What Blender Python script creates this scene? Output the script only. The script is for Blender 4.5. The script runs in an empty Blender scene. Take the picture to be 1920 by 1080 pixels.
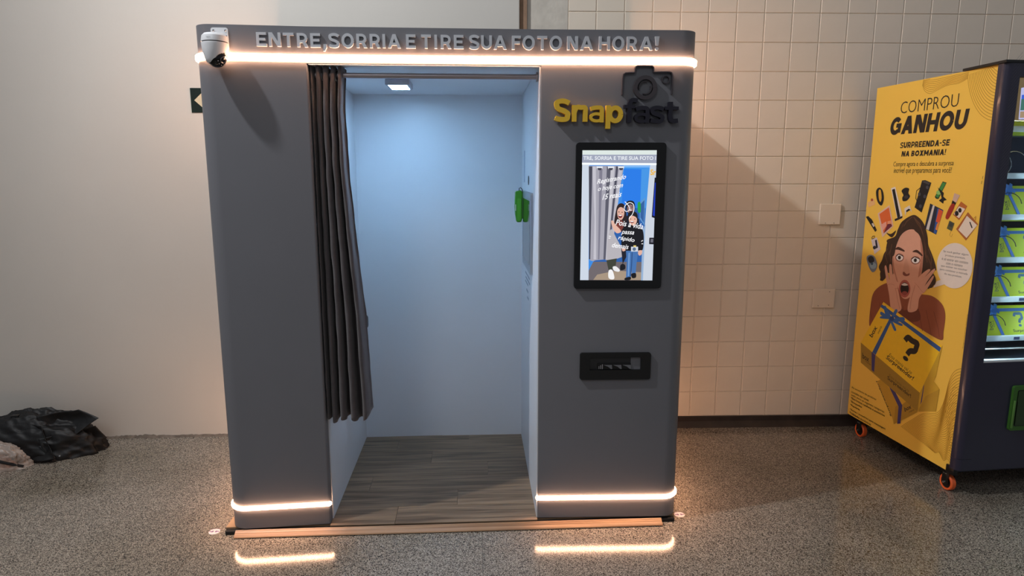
import bpy, bmesh, math, random
from mathutils import Vector, Matrix, noise
from mathutils.geometry import delaunay_2d_cdt
random.seed(7)
scene = bpy.context.scene
col = scene.collection
PI = math.pi

# ------------------------------------------------------------------ camera
F = 1227.04                                    # focal length in pixels of a 1920x1080 picture
CAM = Vector((0.0057, -2.6919, 1.5403))
YAW, PITCH, ROLL = 0.0573, 0.1722, -0.0002
FWD = Vector((math.sin(YAW)*math.cos(PITCH), math.cos(YAW)*math.cos(PITCH), -math.sin(PITCH)))
_rt = Vector((math.cos(YAW), -math.sin(YAW), 0)); _dn = FWD.cross(_rt)
RT = math.cos(ROLL)*_rt + math.sin(ROLL)*_dn; DN = -math.sin(ROLL)*_rt + math.cos(ROLL)*_dn
cd = bpy.data.cameras.new('camera'); cam = bpy.data.objects.new('camera', cd); col.objects.link(cam)
cd.sensor_width = 36; cd.lens = F/1920*36; cd.clip_start = .05
cam.matrix_world = Matrix(((RT.x, -DN.x, -FWD.x, CAM.x), (RT.y, -DN.y, -FWD.y, CAM.y), (RT.z, -DN.z, -FWD.z, CAM.z), (0, 0, 0, 1)))
scene.camera = cam
scene.view_settings.view_transform = 'Standard'; scene.view_settings.look = 'None'
scene.view_settings.gamma = 1; scene.view_settings.use_curve_mapping = False
scene.view_settings.exposure = 0.0

# ------------------------------------------------------------------ world, ceiling lamp and added fill light
world = bpy.data.worlds.new('hall'); scene.world = world; world.use_nodes = True
wb = world.node_tree.nodes['Background']; wb.inputs[0].default_value = (.90, .93, 1.0, 1); wb.inputs[1].default_value = .205
KEY_W, FILL_W = 370, 38
def lamp(name, kind, loc, energy, color, size, target=None):
    l = bpy.data.lights.new(name, kind); l.energy = energy; l.color = color
    o = bpy.data.objects.new(name, l); col.objects.link(o); o.location = loc
    if kind == 'AREA': l.shape = 'DISK'; l.size = size
    else: l.shadow_soft_size = size
    if target is not None:
        o.rotation_euler = (Vector(target)-Vector(loc)).to_track_quat('-Z', 'Y').to_euler()
    return o
key = lamp('ceiling_lamp_near_booth', 'SPOT', (-2.26, -.82, 4.44), KEY_W, (.95, .97, 1.0), .065, (1.0, .35, .6))
key.data.spot_size = math.radians(128); key.data.spot_blend = 1.0
lamp('hall_fill_light', 'AREA', (-1.5, -4.6, 4.6), FILL_W, (.93, .97, 1.0), 1.4, (-1.2, -2.2, 0))  # unseen soft fill disk, added behind the camera to brighten the hall

# ------------------------------------------------------------------ pixel helpers (a traced outline gets its own plane and real size)
def ray(u, v): return RT*((u-960)/F) + DN*((v-540)/F) + FWD
def onplane(u, v, P, n):
    d = ray(u, v); n = Vector(n); return CAM + d*(((Vector(P)-CAM).dot(n))/d.dot(n))
def at(u, v, ax, val):
    d = ray(u, v); i = 'xyz'.index(ax); return CAM + d*((val-CAM[i])/d[i])

# ------------------------------------------------------------------ materials
def s2l(c): return tuple(((x/255)/12.92 if x/255 <= .04045 else ((x/255+.055)/1.055)**2.4) for x in c)
MATS = {}
def mat(name, rgb, rough=.5, metal=0, var=.06, vscale=9.0, bump=0.0, bscale=60.0, coat=0, spec=.5, emit=None, estr=0, alpha=1, trans=0, sheen=0):
    if name in MATS: return MATS[name]
    m = bpy.data.materials.new(name); m.use_nodes = True; nt = m.node_tree; N = nt.nodes; L = nt.links
    p = N['Principled BSDF']; c = s2l(rgb)
    tc = N.new('ShaderNodeTexCoord'); nz = N.new('ShaderNodeTexNoise'); nz.inputs['Scale'].default_value = vscale; nz.inputs['Detail'].default_value = 4
    L.new(tc.outputs['Object'], nz.inputs['Vector'])
    cr = N.new('ShaderNodeValToRGB'); e = cr.color_ramp.elements
    e[0].position = .3; e[1].position = .7
    e[0].color = tuple(x*(1-var) for x in c)+(1,); e[1].color = tuple(min(1, x*(1+var)) for x in c)+(1,)
    L.new(nz.outputs['Fac'], cr.inputs['Fac']); L.new(cr.outputs['Color'], p.inputs['Base Color'])
    p.inputs['Roughness'].default_value = rough; p.inputs['Metallic'].default_value = metal
    p.inputs['Specular IOR Level'].default_value = spec
    p.inputs['Coat Weight'].default_value = coat; p.inputs['Coat Roughness'].default_value = .08
    p.inputs['Alpha'].default_value = alpha; p.inputs['Transmission Weight'].default_value = trans
    if sheen: p.inputs['Sheen Weight'].default_value = sheen
    if bump:
        n2 = N.new('ShaderNodeTexNoise'); n2.inputs['Scale'].default_value = bscale; n2.inputs['Detail'].default_value = 5
        L.new(tc.outputs['Object'], n2.inputs['Vector'])
        b = N.new('ShaderNodeBump'); b.inputs['Strength'].default_value = bump; b.inputs['Distance'].default_value = .004
        L.new(n2.outputs['Fac'], b.inputs['Height']); L.new(b.outputs['Normal'], p.inputs['Normal'])
    if emit:
        p.inputs['Emission Color'].default_value = tuple(emit)+(1,); p.inputs['Emission Strength'].default_value = estr
    MATS[name] = m; return m
def ink(rgb):            # flat print
    return mat('print_%d_%d_%d' % tuple(rgb), rgb, rough=.55, var=.02, vscale=30)
def glow(rgb, k=1.0):    # lit screen pixels
    name = 'screen_%d_%d_%d' % tuple(rgb)
    if name in MATS: return MATS[name]
    return mat(name, (4, 4, 5), rough=.12, var=0, emit=s2l(rgb), estr=k)

def terrazzo():
    m = bpy.data.materials.new('terrazzo'); m.use_nodes = True; nt = m.node_tree; N = nt.nodes; L = nt.links; p = N['Principled BSDF']
    tc = N.new('ShaderNodeTexCoord'); geo = N.new('ShaderNodeNewGeometry')
    v = N.new('ShaderNodeTexVoronoi'); v.inputs['Scale'].default_value = 310
    L.new(geo.outputs['Position'], v.inputs['Vector'])
    sep = N.new('ShaderNodeSeparateColor'); L.new(v.outputs['Color'], sep.inputs['Color'])
    cr = N.new('ShaderNodeValToRGB'); cr.color_ramp.interpolation = 'CONSTANT'
    el = cr.color_ramp.elements
    stops = [(0, (52, 48, 45)), (.17, (106, 98, 90)), (.38, (148, 139, 127)), (.64, (178, 169, 155)), (.88, (128, 119, 108))]
    el[0].position = 0; el[0].color = s2l(stops[0][1])+(1,); el[1].position = stops[1][0]; el[1].color = s2l(stops[1][1])+(1,)
    for q, c in stops[2:]:
        k = el.new(q); k.color = s2l(c)+(1,)
    L.new(sep.outputs[0], cr.inputs['Fac'])
    # stains with a shape of their own
    n = N.new('ShaderNodeTexNoise'); n.inputs['Scale'].default_value = 1.3; n.inputs['Detail'].default_value = 6
    L.new(geo.outputs['Position'], n.inputs['Vector'])
    r2 = N.new('ShaderNodeValToRGB'); r2.color_ramp.elements[0].position = .32; r2.color_ramp.elements[0].color = (.72, .71, .66, 1)
    r2.color_ramp.elements[1].position = .58; r2.color_ramp.elements[1].color = (1, 1, 1, 1)
    L.new(n.outputs['Fac'], r2.inputs['Fac'])
    mx = N.new('ShaderNodeMix'); mx.data_type = 'RGBA'; mx.blend_type = 'MULTIPLY'; mx.inputs[0].default_value = 1
    L.new(cr.outputs['Color'], mx.inputs[6]); L.new(r2.outputs['Color'], mx.inputs[7]); L.new(mx.outputs[2], p.inputs['Base Color'])
    rr = N.new('ShaderNodeMapRange'); rr.inputs['To Min'].default_value = .09; rr.inputs['To Max'].default_value = .18
    L.new(n.outputs['Fac'], rr.inputs['Value']); L.new(rr.outputs['Result'], p.inputs['Roughness'])
    p.inputs['Specular IOR Level'].default_value = .5
    return m
def wood(name, a, b, scale=(1.2, 22, 22), rough=.4, axis_rand=True):
    m = bpy.data.materials.new(name); m.use_nodes = True; nt = m.node_tree; N = nt.nodes; L = nt.links; p = N['Principled BSDF']
    tc = N.new('ShaderNodeTexCoord'); mp = N.new('ShaderNodeMapping'); mp.inputs['Scale'].default_value = scale
    oi = N.new('ShaderNodeObjectInfo'); cb = N.new('ShaderNodeCombineXYZ')
    ml = N.new('ShaderNodeMath'); ml.operation = 'MULTIPLY'; ml.inputs[1].default_value = 37
    L.new(oi.outputs['Random'], ml.inputs[0]); L.new(ml.outputs[0], cb.inputs[0]); L.new(ml.outputs[0], cb.inputs[1])
    L.new(tc.outputs['Object'], mp.inputs['Vector']); L.new(cb.outputs[0], mp.inputs['Location'])
    n = N.new('ShaderNodeTexNoise'); n.inputs['Scale'].default_value = 2.2; n.inputs['Detail'].default_value = 7; n.inputs['Distortion'].default_value = .6
    L.new(mp.outputs[0], n.inputs['Vector'])
    cr = N.new('ShaderNodeValToRGB'); e = cr.color_ramp.elements
    e[0].position = .34; e[0].color = s2l(a)+(1,); e[1].position = .66; e[1].color = s2l(b)+(1,)
    L.new(n.outputs['Fac'], cr.inputs['Fac']); L.new(cr.outputs['Color'], p.inputs['Base Color'])
    p.inputs['Roughness'].default_value = rough
    return m
def glass_mat():
    m = bpy.data.materials.new('clear_glass'); m.use_nodes = True; nt = m.node_tree; N = nt.nodes; L = nt.links
    for x in list(N):
        if x.type == 'BSDF_PRINCIPLED': N.remove(x)
    out = [x for x in N if x.type == 'OUTPUT_MATERIAL'][0]
    t = N.new('ShaderNodeBsdfTransparent'); t.inputs[0].default_value = (.93, .97, .98, 1)
    g = N.new('ShaderNodeBsdfGlossy'); g.inputs['Roughness'].default_value = .02
    lw = N.new('ShaderNodeLayerWeight'); lw.inputs[0].default_value = .5
    pw = N.new('ShaderNodeMath'); pw.operation = 'POWER'; pw.inputs[1].default_value = 5; L.new(lw.outputs['Facing'], pw.inputs[0])
    fr = N.new('ShaderNodeMath'); fr.operation = 'MULTIPLY_ADD'; fr.inputs[1].default_value = .6; fr.inputs[2].default_value = .025; L.new(pw.outputs[0], fr.inputs[0])
    mx = N.new('ShaderNodeMixShader'); L.new(fr.outputs[0], mx.inputs[0]); L.new(t.outputs[0], mx.inputs[1]); L.new(g.outputs[0], mx.inputs[2]); L.new(mx.outputs[0], out.inputs[0])
    return m
def film_mat():
    m = bpy.data.materials.new('thin_plastic_film'); m.use_nodes = True; nt = m.node_tree; N = nt.nodes; L = nt.links
    p = N['Principled BSDF']; out = [x for x in N if x.type == 'OUTPUT_MATERIAL'][0]
    p.inputs['Base Color'].default_value = s2l((205, 190, 178))+(1,); p.inputs['Roughness'].default_value = .22
    t = N.new('ShaderNodeBsdfTransparent'); mx = N.new('ShaderNodeMixShader')
    tc = N.new('ShaderNodeTexCoord'); n = N.new('ShaderNodeTexNoise'); n.inputs['Scale'].default_value = 14; n.inputs['Detail'].default_value = 5
    L.new(tc.outputs['Object'], n.inputs['Vector'])
    mr = N.new('ShaderNodeMapRange'); mr.inputs[1].default_value = .3; mr.inputs[2].default_value = .7; mr.inputs[3].default_value = .30; mr.inputs[4].default_value = .75
    L.new(n.outputs['Fac'], mr.inputs[0]); L.new(mr.outputs[0], mx.inputs[0]); L.new(t.outputs[0], mx.inputs[1]); L.new(p.outputs[0], mx.inputs[2]); L.new(mx.outputs[0], out.inputs[0])
    return m

M_GREY = mat('booth_grey', (113, 113, 118), rough=.42, var=.025, vscale=3, spec=.45)
M_LETTER = mat('letter_grey', (196, 198, 203), rough=.4, var=.02)
M_WHITE = mat('booth_white_lining', (226, 228, 232), rough=.38, var=.02, vscale=2)
M_WALL = mat('wall_paint', (221, 216, 207), rough=.62, var=.03, vscale=1.6, bump=.12, bscale=38)
M_TILE = mat('painted_tile', (239, 225, 206), rough=.38, var=.035, vscale=5, bump=.10, bscale=14)
M_GROUT = mat('painted_grout', (234, 220, 201), rough=.6, var=.06, vscale=30, bump=.3, bscale=120)
M_PLASTER = mat('patched_plaster', (208, 200, 187), rough=.7, var=.07, vscale=14, bump=.6, bscale=30)
M_FLOOR = terrazzo()
M_JOINT = mat('floor_joint', (112, 106, 97), rough=.6)
M_LED = mat('led_diffuser', (250, 240, 225), rough=.4, var=0, emit=(1.0, .54, .32), estr=38.0)
M_LED2 = mat('led_diffuser_base', (250, 240, 225), rough=.4, var=0, emit=(1.0, .55, .33), estr=42.0)
M_LAMP = mat('interior_lamp_diffuser', (240, 245, 250), rough=.4, var=0, emit=(.36, .65, 1.0), estr=125.0)
M_PLANK = wood('laminate', (92, 75, 58), (148, 124, 99), rough=.33)
M_RAMP = wood('ramp_wood', (146, 110, 80), (186, 146, 108), scale=(.8, 30, 30), rough=.42)
M_BLACK = mat('black_plastic', (14, 14, 15), rough=.35, var=.05)
M_GLOSSBLACK = mat('black_gloss_glass', (6, 6, 7), rough=.06, var=0)
M_RUBBER = mat('black_rubber', (16, 15, 15), rough=.7)
M_CHROME = mat('chrome', (205, 207, 210), rough=.18, metal=1, var=.03)
M_SILVER = mat('brushed_silver', (176, 182, 190), rough=.34, metal=.85, var=.04)
M_ALU = mat('aluminium_rail', (214, 220, 224), rough=.4, metal=.1, var=.03)
M_CURTAIN = mat('curtain_cloth', (78, 72, 74), rough=.85, var=.10, vscale=40, bump=.15, bscale=300, sheen=.25)
M_RODM = mat('rod_metal', (178, 168, 170), rough=.35, metal=.55)
M_NAVY = mat('navy_paint', (44, 42, 62), rough=.30, var=.06, vscale=4, coat=.25)
M_NAVYL = mat('logo_navy', (23, 21, 36), rough=.45, var=.03)
M_EMBLEM = mat('emblem_dark', (62, 56, 60), rough=.5, var=.03)
M_YELLOWL = mat('logo_yellow', (236, 190, 52), rough=.42, var=.03)
M_YPOST = mat('poster_yellow', (253, 206, 84), rough=.45, var=.02, vscale=2)
M_CAMW = mat('camera_white', (226, 226, 228), rough=.35, var=.02)
M_GREEN = mat('green_case', (74, 160, 42), rough=.4, var=.04)
M_PICK = mat('green_flap', (62, 108, 40), rough=.4, var=.06)
M_ORANGE = mat('orange_tyre', (246, 108, 52), rough=.45, var=.04)
M_BAG = mat('black_bag', (14, 14, 15), rough=.56, var=.25, vscale=12, bump=.5, bscale=26)
M_FILM = film_mat()
M_GLASS = glass_mat()

# ------------------------------------------------------------------ object helpers
def setp(o, label=None, cat=None, group=None, kind=None):
    if label: o['label'] = label
    if cat: o['category'] = cat
    if group: o['group'] = group
    if kind: o['kind'] = kind
    return o
def thing(name, loc, label, cat, group=None, rotz=0):
    o = bpy.data.objects.new(name, None); col.objects.link(o); o.empty_display_size = .05
    o.location = loc; o.rotation_euler = (0, 0, rotz); setp(o, label, cat, group)
    o['_loc'] = tuple(loc); o['_rz'] = rotz
    return o
def link(o, parent=None, local=False):
    col.objects.link(o)
    if parent is not None:
        o.parent = parent
        if not local and '_loc' in parent.keys():
            o.matrix_parent_inverse = (Matrix.Translation(parent['_loc']) @ Matrix.Rotation(parent['_rz'], 4, 'Z')).inverted()
    return o
def obj(name, bm, m, parent=None, smooth=30, local=False, recalc=True):
    if recalc: bmesh.ops.recalc_face_normals(bm, faces=bm.faces)
    me = bpy.data.meshes.new(name); bm.to_mesh(me); bm.free()
    if isinstance(m, (list, tuple)):
        for x in m: me.materials.append(x)
    else: me.materials.append(m)
    if smooth:
        me.shade_smooth(); me.set_sharp_from_angle(angle=math.radians(smooth))
    return link(bpy.data.objects.new(name, me), parent, local)
def B(): return bmesh.new()
def box(bm, x0, x1, y0, y1, z0, z1, bev=0, seg=2):
    r = bmesh.ops.create_cube(bm, size=1)
    vs = r['verts']
    for v in vs: v.co = Vector((x0+(v.co.x+.5)*(x1-x0), y0+(v.co.y+.5)*(y1-y0), z0+(v.co.z+.5)*(z1-z0)))
    if bev:
        es = list({e for v in vs for e in v.link_edges})
        bmesh.ops.bevel(bm, geom=es, offset=bev, segments=seg, affect='EDGES', profile=.5)
    return bm
def arc(cx, cy, r, a0, a1, n=10):
    return [(cx+r*math.cos(math.radians(a0+(a1-a0)*i/n)), cy+r*math.sin(math.radians(a0+(a1-a0)*i/n))) for i in range(n+1)]
def prism(bm, pts, lo, hi, ax='z'):
    def P(a, b, c): return (a, b, c) if ax == 'z' else ((a, c, b) if ax == 'y' else (c, a, b))
    A = [bm.verts.new(P(a, b, lo)) for a, b in pts]; C = [bm.verts.new(P(a, b, hi)) for a, b in pts]
    n = len(pts); bm.faces.new(A); bm.faces.new(C)
    for i in range(n): bm.faces.new((A[i], A[(i+1) % n], C[(i+1) % n], C[i]))
    return bm
def rrect(x0, x1, z0, z1, r, n=5):
    return arc(x1-r, z1-r, r, 0, 90, n)+arc(x0+r, z1-r, r, 90, 180, n)+arc(x0+r, z0+r, r, 180, 270, n)+arc(x1-r, z0+r, r, 270, 360, n)
def tube(bm, pts, r, n=8, cap=True):
    pts = [Vector(p) for p in pts]; rings = []; up = Vector((0, 0, 1))
    for i, p in enumerate(pts):
        t = (pts[min(i+1, len(pts)-1)]-pts[max(i-1, 0)]).normalized()
        a = t.cross(up)
        if a.length < 1e-3: a = t.cross(Vector((1, 0, 0)))
        a.normalize(); b = t.cross(a); rr = r[i] if isinstance(r, (list, tuple)) else r
        rings.append([bm.verts.new(p+a*rr*math.cos(2*PI*k/n)+b*rr*math.sin(2*PI*k/n)) for k in range(n)])
    for A, C in zip(rings, rings[1:]):
        for k in range(n): bm.faces.new((A[k], A[(k+1) % n], C[(k+1) % n], C[k]))
    if cap: bm.faces.new(rings[0]); bm.faces.new(rings[-1])
    return bm
def lathe(bm, prof, M=Matrix(), n=32):
    rings = []
    for r, z in prof:
        if r < 1e-6: rings.append([bm.verts.new(M @ Vector((0, 0, z)))])
        else: rings.append([bm.verts.new(M @ Vector((r*math.cos(2*PI*k/n), r*math.sin(2*PI*k/n), z))) for k in range(n)])
    for A, C in zip(rings, rings[1:]):
        for k in range(n):
            a, b, c, d = A[k % len(A)], A[(k+1) % len(A)], C[(k+1) % len(C)], C[k % len(C)]
            f = [a]
            for q in (b, c, d):
                if q not in f: f.append(q)
            if len(f) > 2:
                try: bm.faces.new(f)
                except ValueError: pass
    return bm
def torus(bm, M, R, r, n=28, k=10):
    lathe(bm, [(R+r*math.cos(2*PI*i/k), r*math.sin(2*PI*i/k)) for i in range(k+1)], M, n); bmesh.ops.remove_doubles(bm, verts=bm.verts, dist=1e-6); return bm
def axis_m(loc, d):
    return Matrix.Translation(loc) @ Vector(d).to_track_quat('Z', 'Y').to_matrix().to_4x4()
def strip_path(bm, pts, inn, out, z0, z1, closed=False):
    # pts: open 2D path, left-hand normal points outwards of the body
    n = len(pts); rows = []
    for i in range(n):
        a = Vector(pts[max(i-1, 0)]); b = Vector(pts[min(i+1, n-1)]); t = (b-a).normalized(); nr = Vector((t.y, -t.x)); p = Vector(pts[i])
        A = p+nr*inn; C = p+nr*out; e = .004
        rows.append([bm.verts.new(v) for v in ((A.x, A.y, z0), (C.x-nr.x*e, C.y-nr.y*e, z0), (C.x, C.y, z0+e), (C.x, C.y, z1-e), (C.x-nr.x*e, C.y-nr.y*e, z1), (A.x, A.y, z1))])
    for A, C in zip(rows, rows[1:]):
        for k in range(6): bm.faces.new((A[k], A[(k+1) % 6], C[(k+1) % 6], C[k]))
    bm.faces.new(rows[0]); bm.faces.new(rows[-1]); return bm

# ------------------------------------------------------------------ lettering
GL = {}
def glyph(body, bold=0, shear=0, ext=0, res=4):
    k = (body, bold, shear, ext, res)
    if k not in GL:
        c = bpy.data.curves.new('lettering', 'FONT'); c.body = body; c.offset = bold; c.shear = shear; c.extrude = ext; c.resolution_u = res; c.fill_mode = 'FRONT' if not ext else 'BOTH'
        o = bpy.data.objects.new('lettering', c); col.objects.link(o)
        me = o.to_mesh(); V = [tuple(v.co) for v in me.vertices]; Fc = [tuple(p.vertices) for p in me.polygons]; o.to_mesh_clear()
        bpy.data.objects.remove(o); bpy.data.curves.remove(c)
        xs = [v[0] for v in V]; ys = [v[1] for v in V]
        GL[k] = (V, Fc, (min(xs), max(xs), min(ys), max(ys)))
    return GL[k]
def cat(pts, n=6):       # open Catmull-Rom path
    q = []
    for i in range(len(pts)-1):
        p0, p1, p2, p3 = (Vector(pts[min(max(i+j-1, 0), len(pts)-1)]) for j in range(4))
        for k in range(n):
            t = k/n; q.append(.5*((2*p1)+(-p0+p2)*t+(2*p0-5*p1+4*p2-p3)*t*t+(-p0+3*p1-3*p2+p3)*t**3))
    q.append(Vector(pts[-1])); return q
def thick(P, t):
    P = [Vector(p) for p in P]; L = []; R = []
    for i, p in enumerate(P):
        d = (P[min(i+1, len(P)-1)]-P[max(i-1, 0)]).normalized(); nn = Vector((-d.y, d.x))*t/2; L.append(p+nn); R.append(p-nn)
    return [[L[i], L[i+1], R[i+1], R[i]] for i in range(len(P)-1)]
def sans(ch, W, H, t):   # bold geometric sans letters drawn as strokes of width t inside a W x H box
    R = lambda a, b, c, d: [[(a, b), (c, b), (c, d), (a, d)]]
    h = t/2; th = t*.92
    def ell(cx, cy, rx, ry, a0=0, a1=360, n=28): return [(cx+rx*math.cos(math.radians(a0+(a1-a0)*i/n)), cy+ry*math.sin(math.radians(a0+(a1-a0)*i/n))) for i in range(n+1)]
    def para(x0, x1, k, y0=0, y1=None): y1 = H if y1 is None else y1; return [[(x0, y0), (x0+k, y0), (x1+k, y1), (x1, y1)]]
    bowl = lambda y0, y1, x1: thick([(h, y1-th/2), (x1*.5, y1-th/2)]+ell(x1*.5, (y0+y1)/2, x1*.5-h, (y1-y0-th)/2, 90, -90, 14)+[(h, y0+th/2)], th)
    S = lambda y: thick(cat([(W*.94, y*.80), (W*.72, y-th*.62), (W*.44, y-th/2), (W*.16, y*.86-h*.2), (h*1.0, y*.70), (W*.26, y*.565), (W*.60, y*.475), (W*.90-h*.3, y*.36), (W-h, y*.27), (W*.80, y*.12+h*.1), (W*.50, th/2), (W*.22, th*.62), (W*.05, y*.17)], 5), t)
    k = t*1.12
    if ch == 'E': return R(0, 0, t, H)+R(0, 0, W, th)+R(0, H-th, W, H)+R(0, (H-th)/2, W*.90, (H+th)/2)
    if ch == 'F': return R(0, 0, t, H)+R(0, H-th, W, H)+R(0, H*.40, W*.90, H*.40+th)
    if ch == 'H': return R(0, 0, t, H)+R(W-t, 0, W, H)+R(0, (H-th)/2, W, (H+th)/2)
    if ch == 'I': return R(0, 0, W, H)
    if ch == 'T': return R((W-t)/2, 0, (W+t)/2, H)+R(0, H-th, W, H)
    if ch == 'N': return R(0, 0, t, H)+R(W-t, 0, W, H)+para(W-k*1.15, 0, k*1.15)
    if ch == 'M': return R(0, 0, t, H)+R(W-t, 0, W, H)+para(W/2-k/2, 0, k, H*.25)+para(W/2-k/2, W-k, k, H*.25)
    if ch == 'A': return para(0, W/2-k/2, k)+para(W-k, W/2-k/2, k)+R(W*.22, H*.20, W*.78, H*.20+th)
    if ch == 'X': return para(0, W-k*1.1, k*1.1)+para(W-k*1.1, 0, k*1.1)
    if ch == 'O': return thick(ell(W/2, H/2, W/2-h, H/2-th/2), t)
    if ch == 'G': return thick(ell(W/2, H/2, W/2-h, H/2-th/2, 42, 318, 24), t)+R(W-t, H*.10, W, H*.52)+R(W*.54, H*.40, W, H*.40+th)
    if ch == 'S': return S(H)
    if ch == 'U': return thick([(h, H), (h, H*.42)]+ell(W/2, H*.42, W/2-h, H*.42-th/2, 180, 360, 14)+[(W-h, H)], t)
    if ch == 'R': return R(0, 0, t, H)+bowl(H*.30, H, W*.96)+para(W-k*1.1, W*.46, k*1.1, 0, H*.36)
    if ch == 'P': return R(0, 0, t, H)+bowl(H*.28, H, W)
    if ch == 'B': return R(0, 0, t, H)+bowl(H*.46, H, W*.92)+bowl(0, H*.54, W)
    if ch == 'D': return R(0, 0, t, H)+bowl(0, H, W)
    if ch == '-': return R(0, 0, W, H)
    if ch == ',': return [[(W*.10, H*.45), (W*.10, H), (W, H), (W, H*.5), (W*.45, 0), (W*.02, 0)]]
    if ch == '!': return [[(W*.22, H*.34), (W*.78, H*.34), (W, H), (0, H)]]+[ell(W/2, H*.11, W*.42, H*.11, 0, 345, 16)]
    if ch == 'n': return R(0, 0, t, H)+thick(cat([(h, H*.55), (W*.30, H*.86), (W*.56, H-h), (W*.84, H*.84), (W-h, H*.58), (W-h, H*.3), (W-h, 0)], 5), t)
    if ch == 'p': return R(0, 0, t, H)+thick(ell((W+t*.35)/2, H*.62, (W-t*.35)/2-h, H*.38-h), t)
    if ch == 'a': return thick(cat([(W*.10, H*.80), (W*.28, H-h*1.25), (W*.54, H-h), (W*.82, H*.84), (W-h, H*.62), (W-h, H*.3), (W-h, 0)], 5), t)+thick(ell(W*.50, H*.30, W*.50-h*.72, H*.30-h*.72), t*.72)
    if ch == 'f': return thick(cat([(W, H*.90-h*.2), (W*.82, H-h), (W*.58, H*.93-h*.3), (W*.44, H*.78), (W*.42, H*.5), (W*.42, 0)], 5), t)+R(0, H*.58, W*.84, H*.58+t*.82)
    if ch == 's': return S(H)
    if ch == 't': return thick(cat([(W*.42, H), (W*.42, H*.6), (W*.42, H*.32), (W*.52, H*.12), (W*.74, h*1.0), (W*.98, H*.12)], 5), t)+R(0, H*.62, W, H*.62+t*.80)
    if ch == '?': return thick(cat([(W*.06, H*.72), (W*.16, H*.90), (W*.46, H-h), (W*.80, H*.90), (W-h, H*.74), (W*.84, H*.58), (W*.58, H*.46), (W*.50, H*.27)], 5), t)+[ell(W*.50, H*.09, t*.62, H*.09, 0, 345, 16)]
    return []
ADV = {'E': .60, 'F': .57, 'H': .74, 'I': .20, 'T': .62, 'N': .76, 'M': .90, 'A': .80, 'X': .76, 'O': .84, 'G': .80, 'S': .62, 'U': .72, 'R': .66, 'P': .64, 'B': .66, 'D': .74, '-': .34, '!': .20, ' ': .22}
def sans_line(body, W, H, tk, gap=.10, slant=0.0):
    tot = sum(ADV[c] for c in body)+gap*(len(body)-1); x = 0; out = []
    for c in body:
        w = ADV[c]/tot*W
        if c != ' ':
            hh = H*.18 if c == '-' else H; y0 = H*.40 if c == '-' else 0
            t = min(tk, {'S': .25, 'B': .29, 'E': .34, 'R': .30, 'P': .30, 'M': .24, 'X': .30}.get(c, .31)*w) if c != 'I' else min(tk, w)
            out.append([[(x+px+slant*(py+y0), py+y0) for px, py in po] for po in sans(c, w, hh, t if c not in '!-' else tk)])
        x += w+gap/tot*W
    return out
def union(polys):        # overlapping strokes -> one flat outline: points, triangles, boundary edges
    V = []; Fc = []
    for po in polys:
        po = [Vector(p) for p in po]
        tris = [po] if len(po) != 4 else [[po[0], po[1], po[2]], [po[0], po[2], po[3]]]
        for t in tris:
            a = sum(t[i].x*t[(i+1) % len(t)].y-t[(i+1) % len(t)].x*t[i].y for i in range(len(t)))
            if abs(a) < 1e-10: continue
            if a < 0: t = t[::-1]
            Fc.append(list(range(len(V), len(V)+len(t)))); V += t
    v, e, f, ov, oe, of = delaunay_2d_cdt(V, [], Fc, 0, 1e-6)
    tri = [q for q, o in zip(f, of) if o]
    cnt = {}
    for q in tri:
        for i in range(len(q)):
            k = (q[i], q[(i+1) % len(q)]); kk = tuple(sorted(k)); cnt.setdefault(kk, []).append(k)
    return v, tri, [l[0] for l in cnt.values() if len(l) == 1]
def letter(name, body, x0, x1, z0, z1, yback, depth, m, parent, t=.012, res=4):
    bm = B(); v, tri, edge = union(sans(body, x1-x0, z1-z0, t))
    A = [bm.verts.new((x0+p.x, yback-depth, z0+p.y)) for p in v]; C = [bm.verts.new((x0+p.x, yback, z0+p.y)) for p in v]
    for q in tri: bm.faces.new([A[k] for k in q]); bm.faces.new([C[k] for k in reversed(q)])
    for a, b in edge: bm.faces.new((A[b], A[a], C[a], C[b]))
    bmesh.ops.delete(bm, geom=[q for q in bm.verts if not q.link_faces], context='VERTS')
    bmesh.ops.dissolve_limit(bm, angle_limit=.02, verts=bm.verts, edges=bm.edges)
    return obj(name, bm, m, parent, smooth=25)

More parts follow.
